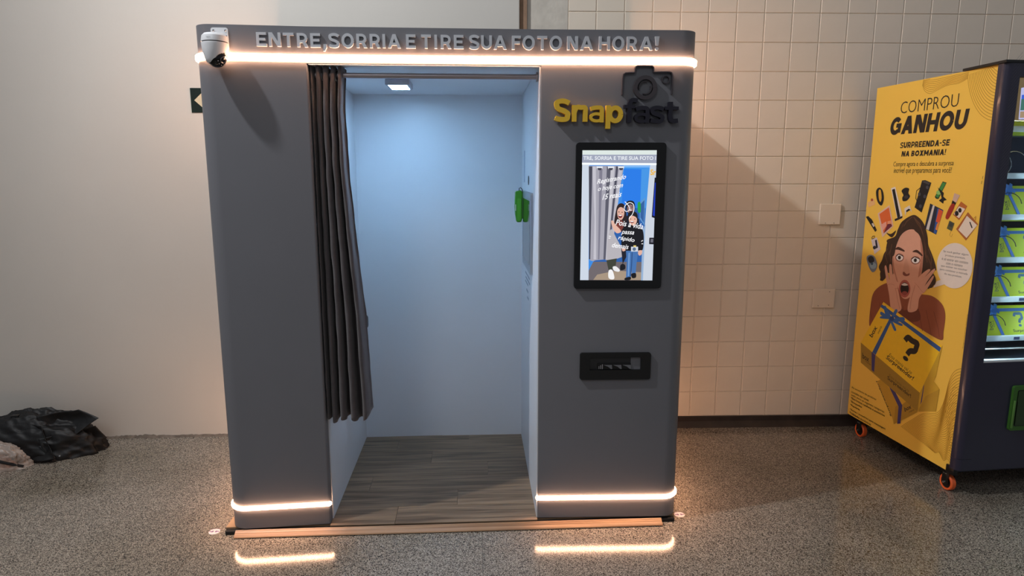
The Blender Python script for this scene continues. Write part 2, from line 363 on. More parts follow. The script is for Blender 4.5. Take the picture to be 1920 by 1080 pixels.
class Art:
    """flat print: coloured shapes laid one over the other on one plane"""
    def __init__(s, to2d, to3d, maker, step=.00012):
        s.to2d, s.to3d, s.maker, s.step = to2d, to3d, maker, step
        s.bm = B(); s.mats = []; s.n = 0
    def mi(s, rgb):
        m = s.maker(rgb)
        if m not in s.mats: s.mats.append(m)
        return s.mats.index(m)
    def face(s, pts, k):
        vs = [s.bm.verts.new(s.to3d(p[0], p[1], s.n*s.step)) for p in pts]
        try: f = s.bm.faces.new(vs); f.material_index = k
        except ValueError: pass
    def poly(s, pts, rgb, px=True):
        s.n += 1; s.face([s.to2d(*p) for p in pts] if px else pts, s.mi(rgb))
    def smooth(s, pts, rgb, n=5):    # closed Catmull-Rom outline
        q = []; N = len(pts)
        for i in range(N):
            p0, p1, p2, p3 = (Vector(pts[(i+j-1) % N]) for j in range(4))
            for k in range(n):
                t = k/n; q.append(tuple(.5*((2*p1)+(-p0+p2)*t+(2*p0-5*p1+4*p2-p3)*t*t+(-p0+3*p1-3*p2+p3)*t**3)))
        s.poly(q, rgb)
    def ell(s, cx, cy, rx, ry, rgb, n=24, rot=0):
        c, d = math.cos(rot), math.sin(rot)
        s.poly([(cx+rx*math.cos(2*PI*i/n)*c-ry*math.sin(2*PI*i/n)*d, cy+rx*math.cos(2*PI*i/n)*d+ry*math.sin(2*PI*i/n)*c) for i in range(n)], rgb)
    def line(s, pts, w, rgb, px=True):
        s.n += 1; k = s.mi(rgb); P = [Vector(s.to2d(*p)) if px else Vector(p) for p in pts]
        L = []; R = []
        for i, p in enumerate(P):
            t = (P[min(i+1, len(P)-1)]-P[max(i-1, 0)]); t.normalize(); nn = Vector((-t.y, t.x))*w/2; L.append(p+nn); R.append(p-nn)
        for i in range(len(P)-1): s.face([L[i], L[i+1], R[i+1], R[i]], k)
    def quadtext(s, body, P0, P1, P2, rgb, bold=0, shear=0):     # corners in the plane: lower start, lower end, upper start
        s.n += 1; k = s.mi(rgb); V, Fc, (a, b, c, d) = glyph(body, bold, shear, 0, 3); P0, P1, P2 = Vector(P0), Vector(P1), Vector(P2)
        vs = []
        for v in V:
            q = P0+(P1-P0)*((v[0]-a)/(b-a))+(P2-P0)*((v[1]-c)/(d-c)); vs.append(s.bm.verts.new(s.to3d(q.x, q.y, s.n*s.step)))
        for f in Fc:
            try: g = s.bm.faces.new([vs[i] for i in f]); g.material_index = k
            except ValueError: pass
    def text(s, body, bl, tr, rgb, bold=0, shear=0):              # upright on the plane
        a = s.to2d(*bl); b = s.to2d(*tr); s.quadtext(body, a, (b[0], a[1]), (a[0], b[1]), rgb, bold, shear)
    def qtext(s, body, p0, p1, p2, rgb, bold=0, shear=0):
        s.quadtext(body, s.to2d(*p0), s.to2d(*p1), s.to2d(*p2), rgb, bold, shear)
    def bold(s, body, bl, tr, rgb, tk, gap=.10, slant=0.0):
        a = s.to2d(*bl); b = s.to2d(*tr); s.n += 1; k = s.mi(rgb); H_ = b[1]-a[1]
        for g in sans_line(body, b[0]-a[0]-slant*H_, H_, tk, gap, slant):
            v, tri, ed = union(g)
            for q in tri: s.face([(a[0]+v[z].x, a[1]+v[z].y) for z in q], k)
    def qglyph(s, ch, p0, p1, p2, rgb, tk):     # one letter on a slanted box face; tk relative to its width
        P0, P1, P2 = (Vector(s.to2d(*q)) for q in (p0, p1, p2)); s.n += 1; k = s.mi(rgb); W_ = (P1-P0).length; H_ = (P2-P0).length
        v, tri, ed = union(sans(ch, W_, H_, tk*W_))
        for z in tri: s.face([P0+(P1-P0)*(v[q].x/W_)+(P2-P0)*(v[q].y/H_) for q in z], k)
    def build(s, name, parent, local=False):
        return obj(name, s.bm, s.mats, parent, smooth=0, local=local, recalc=False)

# ================================================================== the setting
bm = B(); box(bm, -6, 7, -6, 1.3, -.10, -.0025); fl = setp(obj('floor', bm, M_JOINT, smooth=0), 'speckled grey terrazzo floor with thin slab joints', kind='structure')
SX, SY = 1.2, 1.2
sb = B(); box(sb, 0, SX-.002, 0, SY-.002, -.002, 0); 
slab0 = obj('slab', sb, M_FLOOR, fl, smooth=0)
first = True
for i in range(-5, 6):
    for j in range(-5, 1):
        o = slab0 if first else slab0.copy()
        if not first: col.objects.link(o); o.parent = fl
        first = False
        o.location = (.027+i*SX, .65+j*SY, 0)
# the walls
YL = 1.105
bm = B(); box(bm, -6, .2655, YL, 1.4, -.05, 5.0, bev=.006, seg=3)
setp(obj('wall_left', bm, M_WALL), 'smooth off-white painted plaster wall', kind='structure')
bm = B(); prism(bm, [(.2655, 1.128), (.307, 1.122), (.307, 1.4), (.2655, 1.4)], -.05, 5.0)
setp(obj('trim_1', bm, mat('brown_filler', (142, 112, 88), rough=.7, var=.15, vscale=20, bump=.4, bscale=25)), 'narrow brown strip between plaster and tiles', kind='structure')
TPSI, TY0, TS, TX0, TZ0 = -.02843, 1.1355, .1582, .538, 2.432
tc_, ts_ = math.cos(TPSI), math.sin(TPSI)
def tw(a, d, z): return Vector((TX0+a*tc_+ts_*d, TY0+a*ts_-tc_*d, z))   # d = towards the hall
bm = B()
V8 = [tw(a, d, z) for a in (-.232, 5.5) for d in (-.0024, -.25) for z in (-.05, 5)]
bmesh.ops.convex_hull(bm, input=[bm.verts.new(v) for v in V8])
wb_ = setp(obj('wall_back', bm, M_GROUT, smooth=0), 'wall of square tiles painted over in cream', kind='structure')
bm = B(); V8 = [tw(a, d, z) for a in (-.231, -.002) for d in (.0015, -.02) for z in (.0, 5)]
bmesh.ops.convex_hull(bm, input=[bm.verts.new(v) for v in V8])
obj('plaster_strip', bm, M_PLASTER, wb_, smooth=0)
tb = B(); box(tb, .0022, TS-.0022, -.0, .006, .0013, TS-.0013, bev=.0026, seg=1)
tile_me = None; rest = []
def tile_seen(i, j):
    a = (i+.5)*TS; z = TZ0-(j-.5)*TS; p = tw(a, 0, z)
    d = p-CAM; w = d.dot(FWD); u = 960+F*d.dot(RT)/w; v = 540+F*d.dot(DN)/w
    if u < -30 or u > 1990 or v < -50 or v > 800: return False
    if u < 1250 and v > 95: return False
    if u > 1690 and v > 215: return False
    return True
proto_tile = None
for i in range(0, 26):
    for j in range(-6, 15):
        j2 = j+1
        z0 = TZ0-j2*TS; a0 = i*TS
        if tile_seen(i, j2):
            if proto_tile is None:
                proto_tile = obj('tile', tb, M_TILE, wb_, smooth=0); o = proto_tile
            else:
                o = proto_tile.copy(); col.objects.link(o); o.parent = wb_
            k = random.uniform(-.0005, .0005)
            o.matrix_local = Matrix.Translation(tw(a0, .002+k, z0)) @ Matrix.Rotation(TPSI+random.uniform(-.0016, .0016), 4, 'Z') @ Matrix.Rotation(random.uniform(-.0012, .0012), 4, 'X')
        elif z0 < 3.2: rest.append((a0, z0))
bm = B()
for a0, z0 in rest:
    c = [tw(a0+p, d, z0+q) for p in (.0022, TS-.0022) for d in (.002, -.005) for q in (.0013, TS-.0013)]
    vs = [bm.verts.new(x) for x in c]
    for f in ((0, 4, 5, 1), (0, 1, 3, 2), (4, 6, 7, 5), (1, 5, 7, 3), (0, 2, 6, 4)): bm.faces.new([vs[q] for q in f])
setp(obj('tile_field', bm, M_TILE, wb_, smooth=0), kind='stuff')
# baseboards
bm = B(); V8 = [tw(a, d, z) for a in (-.231, 5.4) for d, z in ((.012, .058), (.012, .03), (.05, .002), (.05, -.002), (-.003, -.002), (-.003, .058))]
n6 = 6; vs = [bm.verts.new(v) for v in V8]
for k in range(6): bm.faces.new((vs[k], vs[(k+1) % 6], vs[6+(k+1) % 6], vs[6+k]))
bm.faces.new(vs[:6]); bm.faces.new(vs[6:])
setp(obj('baseboard_back', bm, mat('dark_coving', (52, 44, 40), rough=.45, var=.25, vscale=12, bump=.3, bscale=25)), 'dark worn coved skirting under the tiles', kind='structure')
bm = B(); n = 420; rows = []
for i in range(n+1):
    x = -4+(.26+4)*i/n; h = .010+.012*abs(noise.noise((x*9, 0, 3)))+.016*abs(noise.noise((x*37, 1, 3))); d = .004+.022*abs(noise.noise((x*7, 5, 1)))+.010*abs(noise.noise((x*31, 2, 8)))
    rows.append([bm.verts.new(v) for v in ((x, YL+.004, h), (x, YL-.004-d*.3, h*.8), (x, YL-d-.006, .0), (x, YL+.004, -.002))])
for A, C in zip(rows, rows[1:]):
    for k in range(3): bm.faces.new((A[k], A[k+1], C[k+1], C[k]))
setp(obj('baseboard_left', bm, mat('crumbled_mortar', (112, 102, 92), rough=.85, var=.45, vscale=26, bump=.7, bscale=60)), 'crumbled mortar line where plaster wall meets floor', kind='structure')

# ================================================================== photo booth
xL, xR, xa, xb, yL_, yR_, r = -1.06, .9041, -.6363, .2734, -.0216, -.0186, .07
Z0, ZC, H, YB, YE = .03, 1.9633, 2.10, .96, 1.0
def yf(x): return yL_*(xa-x)/(xa-xL) if x < xa else (yR_*(x-xb)/(xR-xb) if x > xb else 0)
booth = thing('photo_booth', (-.08, .5, 0), 'grey walk-in photo booth with glowing strips and open curtained doorway', 'photo booth')
rs = .007
out_l = arc(xa-rs, rs, rs, 0, -90, 5)+arc(xL+r, yL_+r, r, -90, -180, 12)+[(xL, YE), (xa, YE)]
bm = B(); prism(bm, out_l, Z0, ZC); obj('left_cabinet', bm, M_GREY, booth)
out_r = [(xb, YE), (xR, YE)]+arc(xR-r, yR_+r, r, 0, -90, 12)+arc(xb+.006, .006, .006, -90, -180, 3)
bm = B(); prism(bm, out_r, Z0, ZC); obj('right_cabinet', bm, M_GREY, booth)
front = arc(xL+r, yL_+r, r, 180, 270, 12)+[(xa, 0), (xb, 0)]+arc(xR-r, yR_+r, r, 270, 360, 12)
out_h = [(xL, YE)]+front+[(xR, YE)]
bm = B(); prism(bm, out_h, ZC+.0005, H); 
header = obj('header', bm, M_GREY, booth)
# linings
bm = B(); box(bm, xa, xa+.004, .045, YB, Z0, ZC); obj('side_lining', bm, M_WHITE, booth, smooth=0)
bm = B(); box(bm, xb-.004, xb, .004, YB, Z0, ZC); obj('side_lining', bm, M_WHITE, booth, smooth=0)
bm = B(); box(bm, xa+.004, xb-.004, .002, YB, ZC-.004, ZC); obj('ceiling_panel', bm, M_WHITE, booth, smooth=0)
sx = -.195
bm = B(); prism(bm, [(xa, YB), (sx, YB+.0025), (sx, YE), (xa, YE)], Z0, ZC); obj('back_panel', bm, M_WHITE, booth, smooth=0)
bm = B(); prism(bm, [(sx, YB+.0005), (xb, YB-.0045), (xb, YE), (sx, YE)], Z0, ZC); obj('back_panel', bm, M_WHITE, booth, smooth=0)
# floor deck and planks
bm = B(); box(bm, -1.088, .897, .006, YE, 0, .0235); obj('platform', bm, mat('platform_board', (150, 124, 96), rough=.6, var=.15, vscale=20), booth, smooth=0)
bm = B(); box(bm, -1.084, .892, -.018, .006, 0, .017, bev=.003); obj('floor_rail', bm, M_RUBBER, booth)
pk = 0; yy = -.016; row = 0
while yy < YB-.001:
    y1 = min(yy+.152, YB); cut = [xa, xa+(.28, .55, .12, .70, .40, .2, .6)[row % 7], xb]
    for a, b in zip(cut, cut[1:]):
        bm = B(); box(bm, a+.0006, b-.0006, yy+.0005, y1-.0005, .0238, Z0, bev=.0006, seg=1)
        obj('plank', bm, M_PLANK, booth, smooth=0)
    yy = y1; row += 1
# light strips
path_top = [(xL, YE)]+front+[(xR, YE)]
bm = B(); strip_path(bm, path_top, -.002, .011, 1.9825-.0125, 1.9825+.0125); setp(obj('light_strip', bm, M_LED, booth), 'glowing warm white strip around the header')
pl = [(xL, YE)]+arc(xL+r, yL_+r, r, 180, 270, 12)+arc(xa-rs, rs, rs, -90, 0, 5)
bm = B(); strip_path(bm, pl, -.002, .008, .1238-.009, .1238+.009); obj('light_strip', bm, M_LED2, booth)
pr = arc(xb+.006, .006, .006, 180, 270, 3)+arc(xR-r, yR_+r, r, 270, 360, 12)+[(xR, YE)]
bm = B(); strip_path(bm, pr, -.002, .008, .1238-.009, .1238+.009); obj('light_strip', bm, M_LED2, booth)
# raised header lettering, one piece per letter
c1 = [('E', 55, 145), ('N', 165, 272), ('T', 292, 387), ('R', 415, 513), ('E', 535, 625), (',', 648, 680), ('S', 700, 795), ('O', 815, 927), ('R', 950, 1045), ('R', 1070, 1165), ('I', 1185, 1210), ('A', 1233, 1348), ('E', 1397, 1483), ('T', 1533, 1622), ('I', 1653, 1677), ('R', 1710, 1805), ('E', 1828, 1915)]
c2 = [('S', 95, 185), ('U', 202, 300), ('A', 315, 432), ('F', 480, 560), ('O', 575, 687), ('T', 710, 798), ('O', 820, 932), ('N', 978, 1075), ('A', 1095, 1210), ('H', 1262, 1362), ('O', 1382, 1490), ('R', 1512, 1605), ('A', 1628, 1743), ('!', 1762, 1800)]
for off, lst in ((470, c1), (860, c2)):
    for ch, a, b in lst:
        x0 = at(off+a/4.8, 76, 'y', -.012).x; x1 = at(off+b/4.8, 76, 'y', -.012).x
        z0, z1 = (2.0225, 2.0735)
        if ch in 'SO': z0 -= .001; z1 += .001
        if ch == ',': z0, z1 = 2.008, 2.034
        if ch == '!': z1 += .001
        letter('letter', ch, x0, x1, z0, z1, yf((x0+x1)/2)+.002, .012, M_LETTER, booth, t=.0105 if ch != 'I' else .0115)
# shop logo: raised letters and camera emblem
def lg(u, v): 
    p = at(1020+u/6.857, 120+v/6.857, 'y', -.028); return p.x, p.z
for ch, u0, u1, v0, v1, m in [('S', 138, 335, 445, 742, M_YELLOWL), ('n', 362, 558, 528, 742, M_YELLOWL), ('a', 585, 765, 533, 752, M_YELLOWL), ('p', 797, 1008, 533, 834, M_YELLOWL),
                              ('f', 1028, 1188, 438, 755, M_NAVYL), ('a', 1160, 1345, 540, 762, M_NAVYL), ('s', 1362, 1535, 540, 764, M_NAVYL), ('t', 1548, 1712, 490, 762, M_NAVYL)]:
    x0, z1 = lg(u0, v0); x1, z0 = lg(u1, v1)
    yq = yf((x0+x1)/2); letter('logo_letter', ch, x0, x1, z0, z1, yq-.004, .022, m, booth, t={'a': .0160, 's': .0155, 'S': .0190, 't': .0165, 'f': .0165}.get(ch, .0180))
def skew(bm):
    for v in bm.verts: v.co.y += yf(v.co.x)
    return bm
def ring_stroke(bm, pts, w, y0, y1):
    P = [Vector(p) for p in pts]; rows = []
    for i, p in enumerate(P):
        t = (P[min(i+1, len(P)-1)]-P[max(i-1, 0)]).normalized(); nn = Vector((-t.y, t.x))*w/2
        rows.append([bm.verts.new((q.x, y, q.y)) for q, y in ((p+nn, y0), (p-nn, y0), (p-nn, y1), (p+nn, y1))])
    for A, C in zip(rows, rows[1:]):
        for k in range(4): bm.faces.new((A[k], A[(k+1) % 4], C[(k+1) % 4], C[k]))
    bm.faces.new(rows[0]); bm.faces.new(rows[-1])
emb = [lg(*p) for p in [(1010, 395), (1014, 300), (1020, 165), (1028, 130), (1052, 113), (1100, 110), (1172, 108), (1175, 60), (1182, 36), (1204, 24), (1300, 24), (1390, 26), (1410, 44), (1412, 104), (1500, 104), (1610, 102), (1640, 112), (1652, 145), (1650, 260), (1643, 388)]]
bm = B(); ring_stroke(bm, emb, .0045, -.016, -.001); skew(bm); logo = obj('camera_emblem', bm, M_EMBLEM, booth)
def ringpts(u, v, ru, a0=0, a1=360, n=32):
    c = Vector(lg(u, v)); rr = (Vector(lg(u+ru, v))-c).length
    return [(c.x+rr*math.cos(math.radians(a0+(a1-a0)*i/n)), c.y+rr*math.sin(math.radians(a0+(a1-a0)*i/n))) for i in range(n+1)]
bm = B(); ring_stroke(bm, ringpts(1303, 303, 125), .0150, -.018, -.001); skew(bm); obj('emblem_lens_ring', bm, M_EMBLEM, booth)
bm = B(); ring_stroke(bm, ringpts(1303, 303, 78, 75, 195, 14), .0042, -.014, -.001); skew(bm); obj('emblem_arc', bm, M_EMBLEM, booth)
bm = B(); ring_stroke(bm, ringpts(1303, 303, 78, 255, 375, 14), .0042, -.014, -.001); skew(bm); obj('emblem_arc', bm, M_EMBLEM, booth)
bm = B(); ring_stroke(bm, ringpts(1567, 200, 46, 0, 360, 24), .0036, -.014, -.001); skew(bm); obj('emblem_dial', bm, M_EMBLEM, booth)
# display
X0, X1, ZA, ZB = .4175, .7832, 1.0685, 1.6660
dsp = B(); prism(dsp, rrect(X0, X1, ZA, ZB, .014), -.016, .004, 'y')
skew(dsp); disp = obj('display', dsp, M_GLOSSBLACK, booth)
def sp(u, v):          # zoomed crop of the screen -> plane of the screen
    p = at(1080+u/4, 270+v/4, 'y', -.026); return p.x, p.z
SA = Art(sp, lambda a, b, e: (a, -.0162-e+yf(a), b), lambda c: glow(c, 1.0), .000009)
sq = lambda a, b, c, d: [(a, b), (c, b), (c, d), (a, d)]
# picture on the screen, drawn in the plane
SA.poly([(50, 47), (604, 47), (570, 1022), (32, 1022)], (206, 216, 230))
SA.poly([(50, 47), (604, 47), (602, 82), (50, 82)], (222, 232, 228))
SA.poly([(49, 80), (603, 80), (601, 146), (47, 146)], (160, 166, 186))
SA.text('TRE, SORRIA E TIRE SUA FOTO I', (56, 124), (598, 92), (236, 240, 246), .02)
SA.poly([(47, 140), (602, 144), (601, 158), (47, 155)], (250, 254, 255))
SA.poly([(100, 160), (555, 160), (500, 1022), (95, 1022)], (60, 140, 228))
SA.poly([(355, 160), (555, 160), (540, 480), (340, 480)], (58, 146, 236))
SA.poly([(355, 160), (555, 160), (553, 176), (355, 176)], (128, 184, 244))
SA.poly([(360, 186), (490, 190), (480, 480), (340, 480)], (40, 124, 232))
SA.poly([(490, 190), (552, 178), (520, 560), (480, 480)], (70, 150, 230))
SA.poly([(330, 480), (520, 480), (505, 890), (130, 890)], (44, 96, 170))
SA.poly([(478, 438), (518, 402), (510, 610), (476, 560)], (96, 150, 205))
SA.poly([(484, 450), (512, 420), (506, 590), (482, 550)], (52, 96, 160))
SA.smooth([(462, 442), (482, 440), (484, 508), (464, 508)], (40, 160, 80))
SA.poly([(130, 884), (510, 884), (500, 1022), (95, 1022), (96, 950)], (112, 104, 108))
SA.poly([(160, 980), (300, 950), (500, 962), (498, 1020), (130, 1020)], (168, 148, 128))
SA.poly([(512, 640), (552, 170), (600, 160), (570, 1022), (490, 1022)], (204, 212, 224))
SA.poly([(498, 640), (520, 600), (500, 1022), (486, 1022)], (150, 178, 212))
SA.text('Sr', (556, 234), (598, 190), (240, 182, 40), .03)
SA.poly([(588, 252), (598, 252), (590, 556), (566, 548)], (10, 14, 34)); SA.poly([(590, 290), (596, 290), (588, 540), (574, 536)], (30, 60, 190))
SA.poly([(548, 702), (584, 702), (582, 752), (546, 750)], (24, 24, 34)); SA.poly([(558, 712), (578, 712), (576, 738), (556, 738)], (110, 110, 122))
# curtain
SA.poly([(96, 165), (360, 165), (330, 330), (282, 560), (262, 690), (300, 760), (358, 820), (340, 850), (230, 875), (218, 866), (150, 872), (128, 880), (104, 872)], (166, 164, 176))
for a, b, c, d, k in [(98, 98, 124, 108, (70, 70, 84)), (124, 152, 150, 132, (196, 194, 204)), (176, 166, 200, 176, (128, 126, 142)), (232, 206, 262, 222, (92, 92, 106)), (262, 224, 290, 236, (196, 194, 202)), (300, 236, 318, 244, (76, 76, 92)), (326, 246, 350, 262, (190, 188, 198))]:
    SA.poly([(a, 168), (c, 168), (d, 866), (b, 866)], k)
SA.smooth([(262, 640), (300, 700), (356, 818), (330, 852), (250, 872), (232, 860), (236, 740)], (184, 180, 186))
for x in (178, 262, 338):
    SA.poly([(x-24, 168), (x+24, 168), (x+20, 186), (x-20, 186)], (234, 238, 244)); SA.poly([(x-18, 180), (x+18, 180), (x+10, 196), (x-10, 196)], (60, 60, 76))
# man at the back
SA.smooth([(372, 470), (378, 436), (404, 424), (434, 434), (442, 474), (430, 520), (392, 524)], (24, 24, 32))
SA.smooth([(386, 470), (408, 452), (430, 470), (428, 506), (408, 524), (388, 508)], (150, 118, 120))
SA.ell(408, 500, 13, 10, (110, 50, 58)); SA.ell(408, 496, 11, 4, (240, 236, 238)); SA.ell(398, 472, 5, 3, (30, 26, 32)); SA.ell(419, 472, 5, 3, (30, 26, 32))
SA.poly([(344, 560), (400, 530), (470, 560), (480, 640), (350, 900), (340, 800)], (30, 32, 46))
SA.smooth([(332, 912), (350, 898), (368, 910), (366, 938), (334, 946)], (24, 26, 34))
# woman
SA.smooth([(300, 500), (312, 460), (336, 444), (362, 456), (374, 500), (380, 570), (366, 640), (330, 650), (300, 640), (286, 590)], (44, 32, 34))
SA.smooth([(310, 500), (330, 474), (356, 484), (362, 520), (352, 556), (334, 570), (314, 548)], (226, 176, 158))
SA.ell(332, 541, 15, 14, (124, 44, 48)); SA.ell(332, 535, 12, 5, (250, 248, 246)); SA.ell(322, 510, 5, 3, (40, 28, 30)); SA.ell(346, 512, 5, 3, (40, 28, 30))
SA.smooth([(318, 580), (350, 578), (352, 640), (326, 660), (300, 650), (296, 610)], (120, 58, 52))
SA.smooth([(264, 580), (280, 576), (292, 600), (330, 640), (336, 660), (304, 668), (276, 630)], (228, 182, 164))
SA.poly([(228, 872), (306, 858), (296, 920), (270, 946), (244, 944)], (62, 66, 56))
SA.smooth([(246, 950), (272, 946), (288, 1004), (268, 1016), (244, 1002)], (244, 242, 242))
SA.smooth([(276, 922), (300, 918), (328, 944), (318, 958), (284, 948)], (236, 236, 238))
# boy
SA.smooth([(386, 546), (396, 514), (428, 504), (456, 520), (462, 556), (450, 580), (398, 580)], (30, 26, 30))
SA.smooth([(396, 556), (424, 538), (454, 556), (452, 590), (430, 612), (404, 596)], (232, 184, 164))
SA.ell(419, 585, 14, 8, (120, 40, 44)); SA.ell(419, 581, 12, 4, (250, 248, 246)); SA.ell(409, 562, 5, 3, (40, 28, 30)); SA.ell(440, 562, 5, 3, (40, 28, 30))
SA.smooth([(346, 640), (392, 606), (440, 616), (486, 624), (506, 680), (502, 780), (480, 800), (420, 804), (366, 796), (340, 790), (342, 700)], (22, 22, 28))
SA.smooth([(466, 800), (494, 798), (490, 826), (474, 836), (464, 822)], (226, 178, 160)); SA.smooth([(344, 782), (366, 782), (370, 798), (350, 804)], (226, 178, 160))
SA.poly([(374, 800), (466, 802), (452, 900), (446, 972), (416, 974), (420, 850), (410, 1000), (374, 1002), (380, 890)], (70, 116, 178))
SA.line([(420, 812), (416, 900), (408, 992)], .004, (44, 78, 130)); SA.line([(398, 816), (392, 990)], .005, (120, 160, 212))
SA.smooth([(368, 1004), (408, 996), (406, 1018), (366, 1020)], (22, 22, 28)); SA.smooth([(414, 974), (446, 968), (448, 1000), (420, 1004)], (22, 22, 28))
SA.poly(sq(412, 770, 464, 806), (206, 214, 226)); SA.ell(436, 788, 13, 13, (90, 110, 140)); SA.poly(sq(430, 760, 450, 772), (232, 208, 120))
# white handwriting
W_ = (252, 252, 255)
for body, p0, p1, h in [('Registrando', (156, 312), (372, 272), 46), ('o hoje com', (164, 364), (350, 334), 44), ('15 reais', (198, 420), (340, 396), 42), ('Pois a vida', (296, 606), (500, 640), 42), ('passa', (338, 684), (432, 690), 34), ('rápido', (314, 724), (436, 746), 40), ('demais', (268, 774), (392, 790), 36)]:
    SA.qtext(body, p0, p1, (p0[0]+4, p0[1]-h), W_, .012, .28)
SA.line(cat([(366, 432), (392, 462), (402, 490), (380, 506), (362, 492), (368, 462), (400, 440), (428, 452), (434, 490), (420, 530), (402, 548), (398, 562)]), .0028, W_)
for a, b in [((246, 690), (262, 694)), ((244, 706), (258, 706)), ((488, 730), (500, 722)), ((490, 748), (502, 748))]: SA.line([a, b], .003, W_)
setp(SA.build('screen_picture', disp), 'lit picture of a family peeking past a grey curtain'); disp['label'] = 'black framed portrait display screen'
# photo dispenser
DX0, DX1, DZ0, DZ1 = .4503, .7538, .671, .790
ix0, ix1, iz0, iz1 = .491, .7115, .714, .770
bm = B()
o_ = rrect(DX0, DX1, DZ0, DZ1, .010, 4); i_ = rrect(ix0, ix1, iz0, iz1, .003, 4)
A0 = [bm.verts.new((a, -.012, b)) for a, b in o_]; A1 = [bm.verts.new((a, .0, b)) for a, b in o_]; I0 = [bm.verts.new((a, -.012, b)) for a, b in i_]; I1 = [bm.verts.new((a, -.001, b)) for a, b in i_]
n = len(o_)
for k in range(n):
    q = (k+1) % n
    bm.faces.new((A0[k], A0[q], A1[q], A1[k])); bm.faces.new((A0[k], A0[q], I0[q], I0[k])); bm.faces.new((I0[k], I0[q], I1[q], I1[k]))
skew(bm); dsn = obj('dispenser_frame', bm, mat('dispenser_black', (16, 16, 17), rough=.4), booth)
bm = B(); box(bm, ix0, ix1, -.0014, -.0004, iz0, iz1); skew(bm); obj('dispenser_recess', bm, mat('dispenser_grey', (40, 40, 42), rough=.35), dsn, smooth=0)
bm = B(); box(bm, ix0+.035, ix1-.042, -.006, -.0014, iz0+.002, iz0+.028, bev=.001, seg=1); skew(bm); obj('slot_bar', bm, M_BLACK, dsn, smooth=0)
for k in range(3):
    a = .5535+k*.0405
    bm = B(); prism(bm, [(a, iz0+.021), (a+.034, iz0+.021), (a+.036, iz0+.004), (a+.030, iz0+.004), (a+.018, iz0+.014)], -.0085, -.006, 'y'); skew(bm); obj('slot_fin', bm, mat('fin_grey', (108, 108, 112), rough=.3), dsn, smooth=0)
for k in range(3):
    bm = B(); box(bm, ix0+.040+k*.007, ix0+.0425+k*.0075, -.0085, -.006, iz0+.004, iz0+.024-.004*(2-k)); skew(bm); obj('slot_rib', bm, mat('fin_light', (140, 136, 138), rough=.3), dsn, smooth=0)
# interior monitor, lens and notice on the inner side wall
xw = xb-.004
bm = B(); prism(bm, [(y, z) for y, z in rrect(.255, .725, 1.086, 1.456, .008)], xw-.012, xw, 'x'); mon = obj('monitor', bm, M_SILVER, booth)
bm = B(); prism(bm, rrect(.300, .690, 1.125, 1.420, .004), xw-.0126, xw-.0118, 'x'); obj('monitor_glass', bm, M_GLOSSBLACK, mon)
bm = B(); box(bm, xw-.0128, xw-.0122, .690, .700, 1.12, 1.425); obj('monitor_rim', bm, M_BLACK, mon, smooth=0)
bm = B(); prism(bm, arc(.495, 1.511, .022, 0, 345, 23), xw-.003, xw, 'x'); obj('lens_port', bm, M_BLACK, booth)
bm = B(); box(bm, xw-.003, xw, .735, .77, 1.50, 1.66); obj('speaker_slot', bm, mat('slot_grey', (186, 192, 204), rough=.5), booth, smooth=0)
for z, a, b in [(1.035, .68, .42), (1.012, .66, .40), (.99, .68, .50), (.955, .60, .50), (.925, .55, .47)]:
    bm = B(); box(bm, xw-.0006, xw, b, a, z, z+.010); obj('notice_line', bm, mat('notice_grey', (150, 156, 168), rough=.6), booth, smooth=0)
# ceiling lamp in the booth
bm = B(); box(bm, -.388, -.279, .372, .545, 1.9335, ZC-.004, bev=.004); lf = obj('ceiling_light', bm, mat('lamp_housing', (196, 200, 212), rough=.4), booth)
bm = B(); box(bm, -.383, -.284, .378, .38, 1.948, 1.950); obj('housing_seam', bm, M_BLACK, lf, smooth=0)
bm = B(); box(bm, -.374, -.292, .382, .534, 1.9327, 1.9336); obj('light_diffuser', bm, M_LAMP, lf)
# curtain rod
bm = B(); tube(bm, [(xa+.004, .06, 1.9285), (xb-.004, .06, 1.9285)], .0105, 14); rod = obj('curtain_rod', bm, M_RODM, booth)
for xx in (xa+.004, xb-.012):
    bm = B(); lathe(bm, [(0, 0), (.019, 0), (.019, .006), (.013, .008), (0, .008)], axis_m((xx, .06, 1.9285), (1, 0, 0)), 20); obj('rod_socket', bm, M_RODM, rod)

# ------------------------------------------------------------------ things in and around the booth
# curtain
cur = thing('curtain', (-.55, .08, .5), 'dark grey-brown eyelet curtain gathered at the booth doorway edge', 'curtain')
def edge_x(z):
    K = [(.48, -.447), (.52, -.449), (.80, -.458), (.952, -.4635), (1.25, -.487), (1.533, -.506), (1.80, -.512), (1.97, -.500)]
    for (z0, x0), (z1, x1) in zip(K, K[1:]):
        if z <= z1: return x0+(x1-x0)*(z-z0)/(z1-z0)
    return K[-1][1]
bm = B(); NS, NZ = 110, 70; g = []
for j in range(NZ+1):
    t = j/NZ; row_ = []
    for i in range(NS+1):
        s = i/NS
        zb = .505-.018*math.sin(s*PI*.9)-.010*math.sin(9*s)+(.03*max(0, (s-.86)/.14) if s > .86 else 0)
        zt = 1.958+.006*math.cos(2*PI*4.5*s)
        z = zt+(zb-zt)*t
        xl = xa+.0065; xr = edge_x(max(.48, z))
        ph = PI+2*PI*(4.5*s+.10*math.sin(2.2*t+1)*s-.06*t)
        w = s if t < .02 else s**(1+.35*t)
        A = .034+.010*t*s
        x = xl+(xr-xl)*w+.009*math.sin(2*ph)*(1-s)*s*2
        y = .054+A*math.cos(ph)*(1-.15*s)+.012*t*s+.004*noise.noise((s*9, z*3, 2))
        fine = .0025*noise.noise((s*30, z*11, 7))
        row_.append(bm.verts.new((x+fine, y+fine, z)))
    g.append(row_)
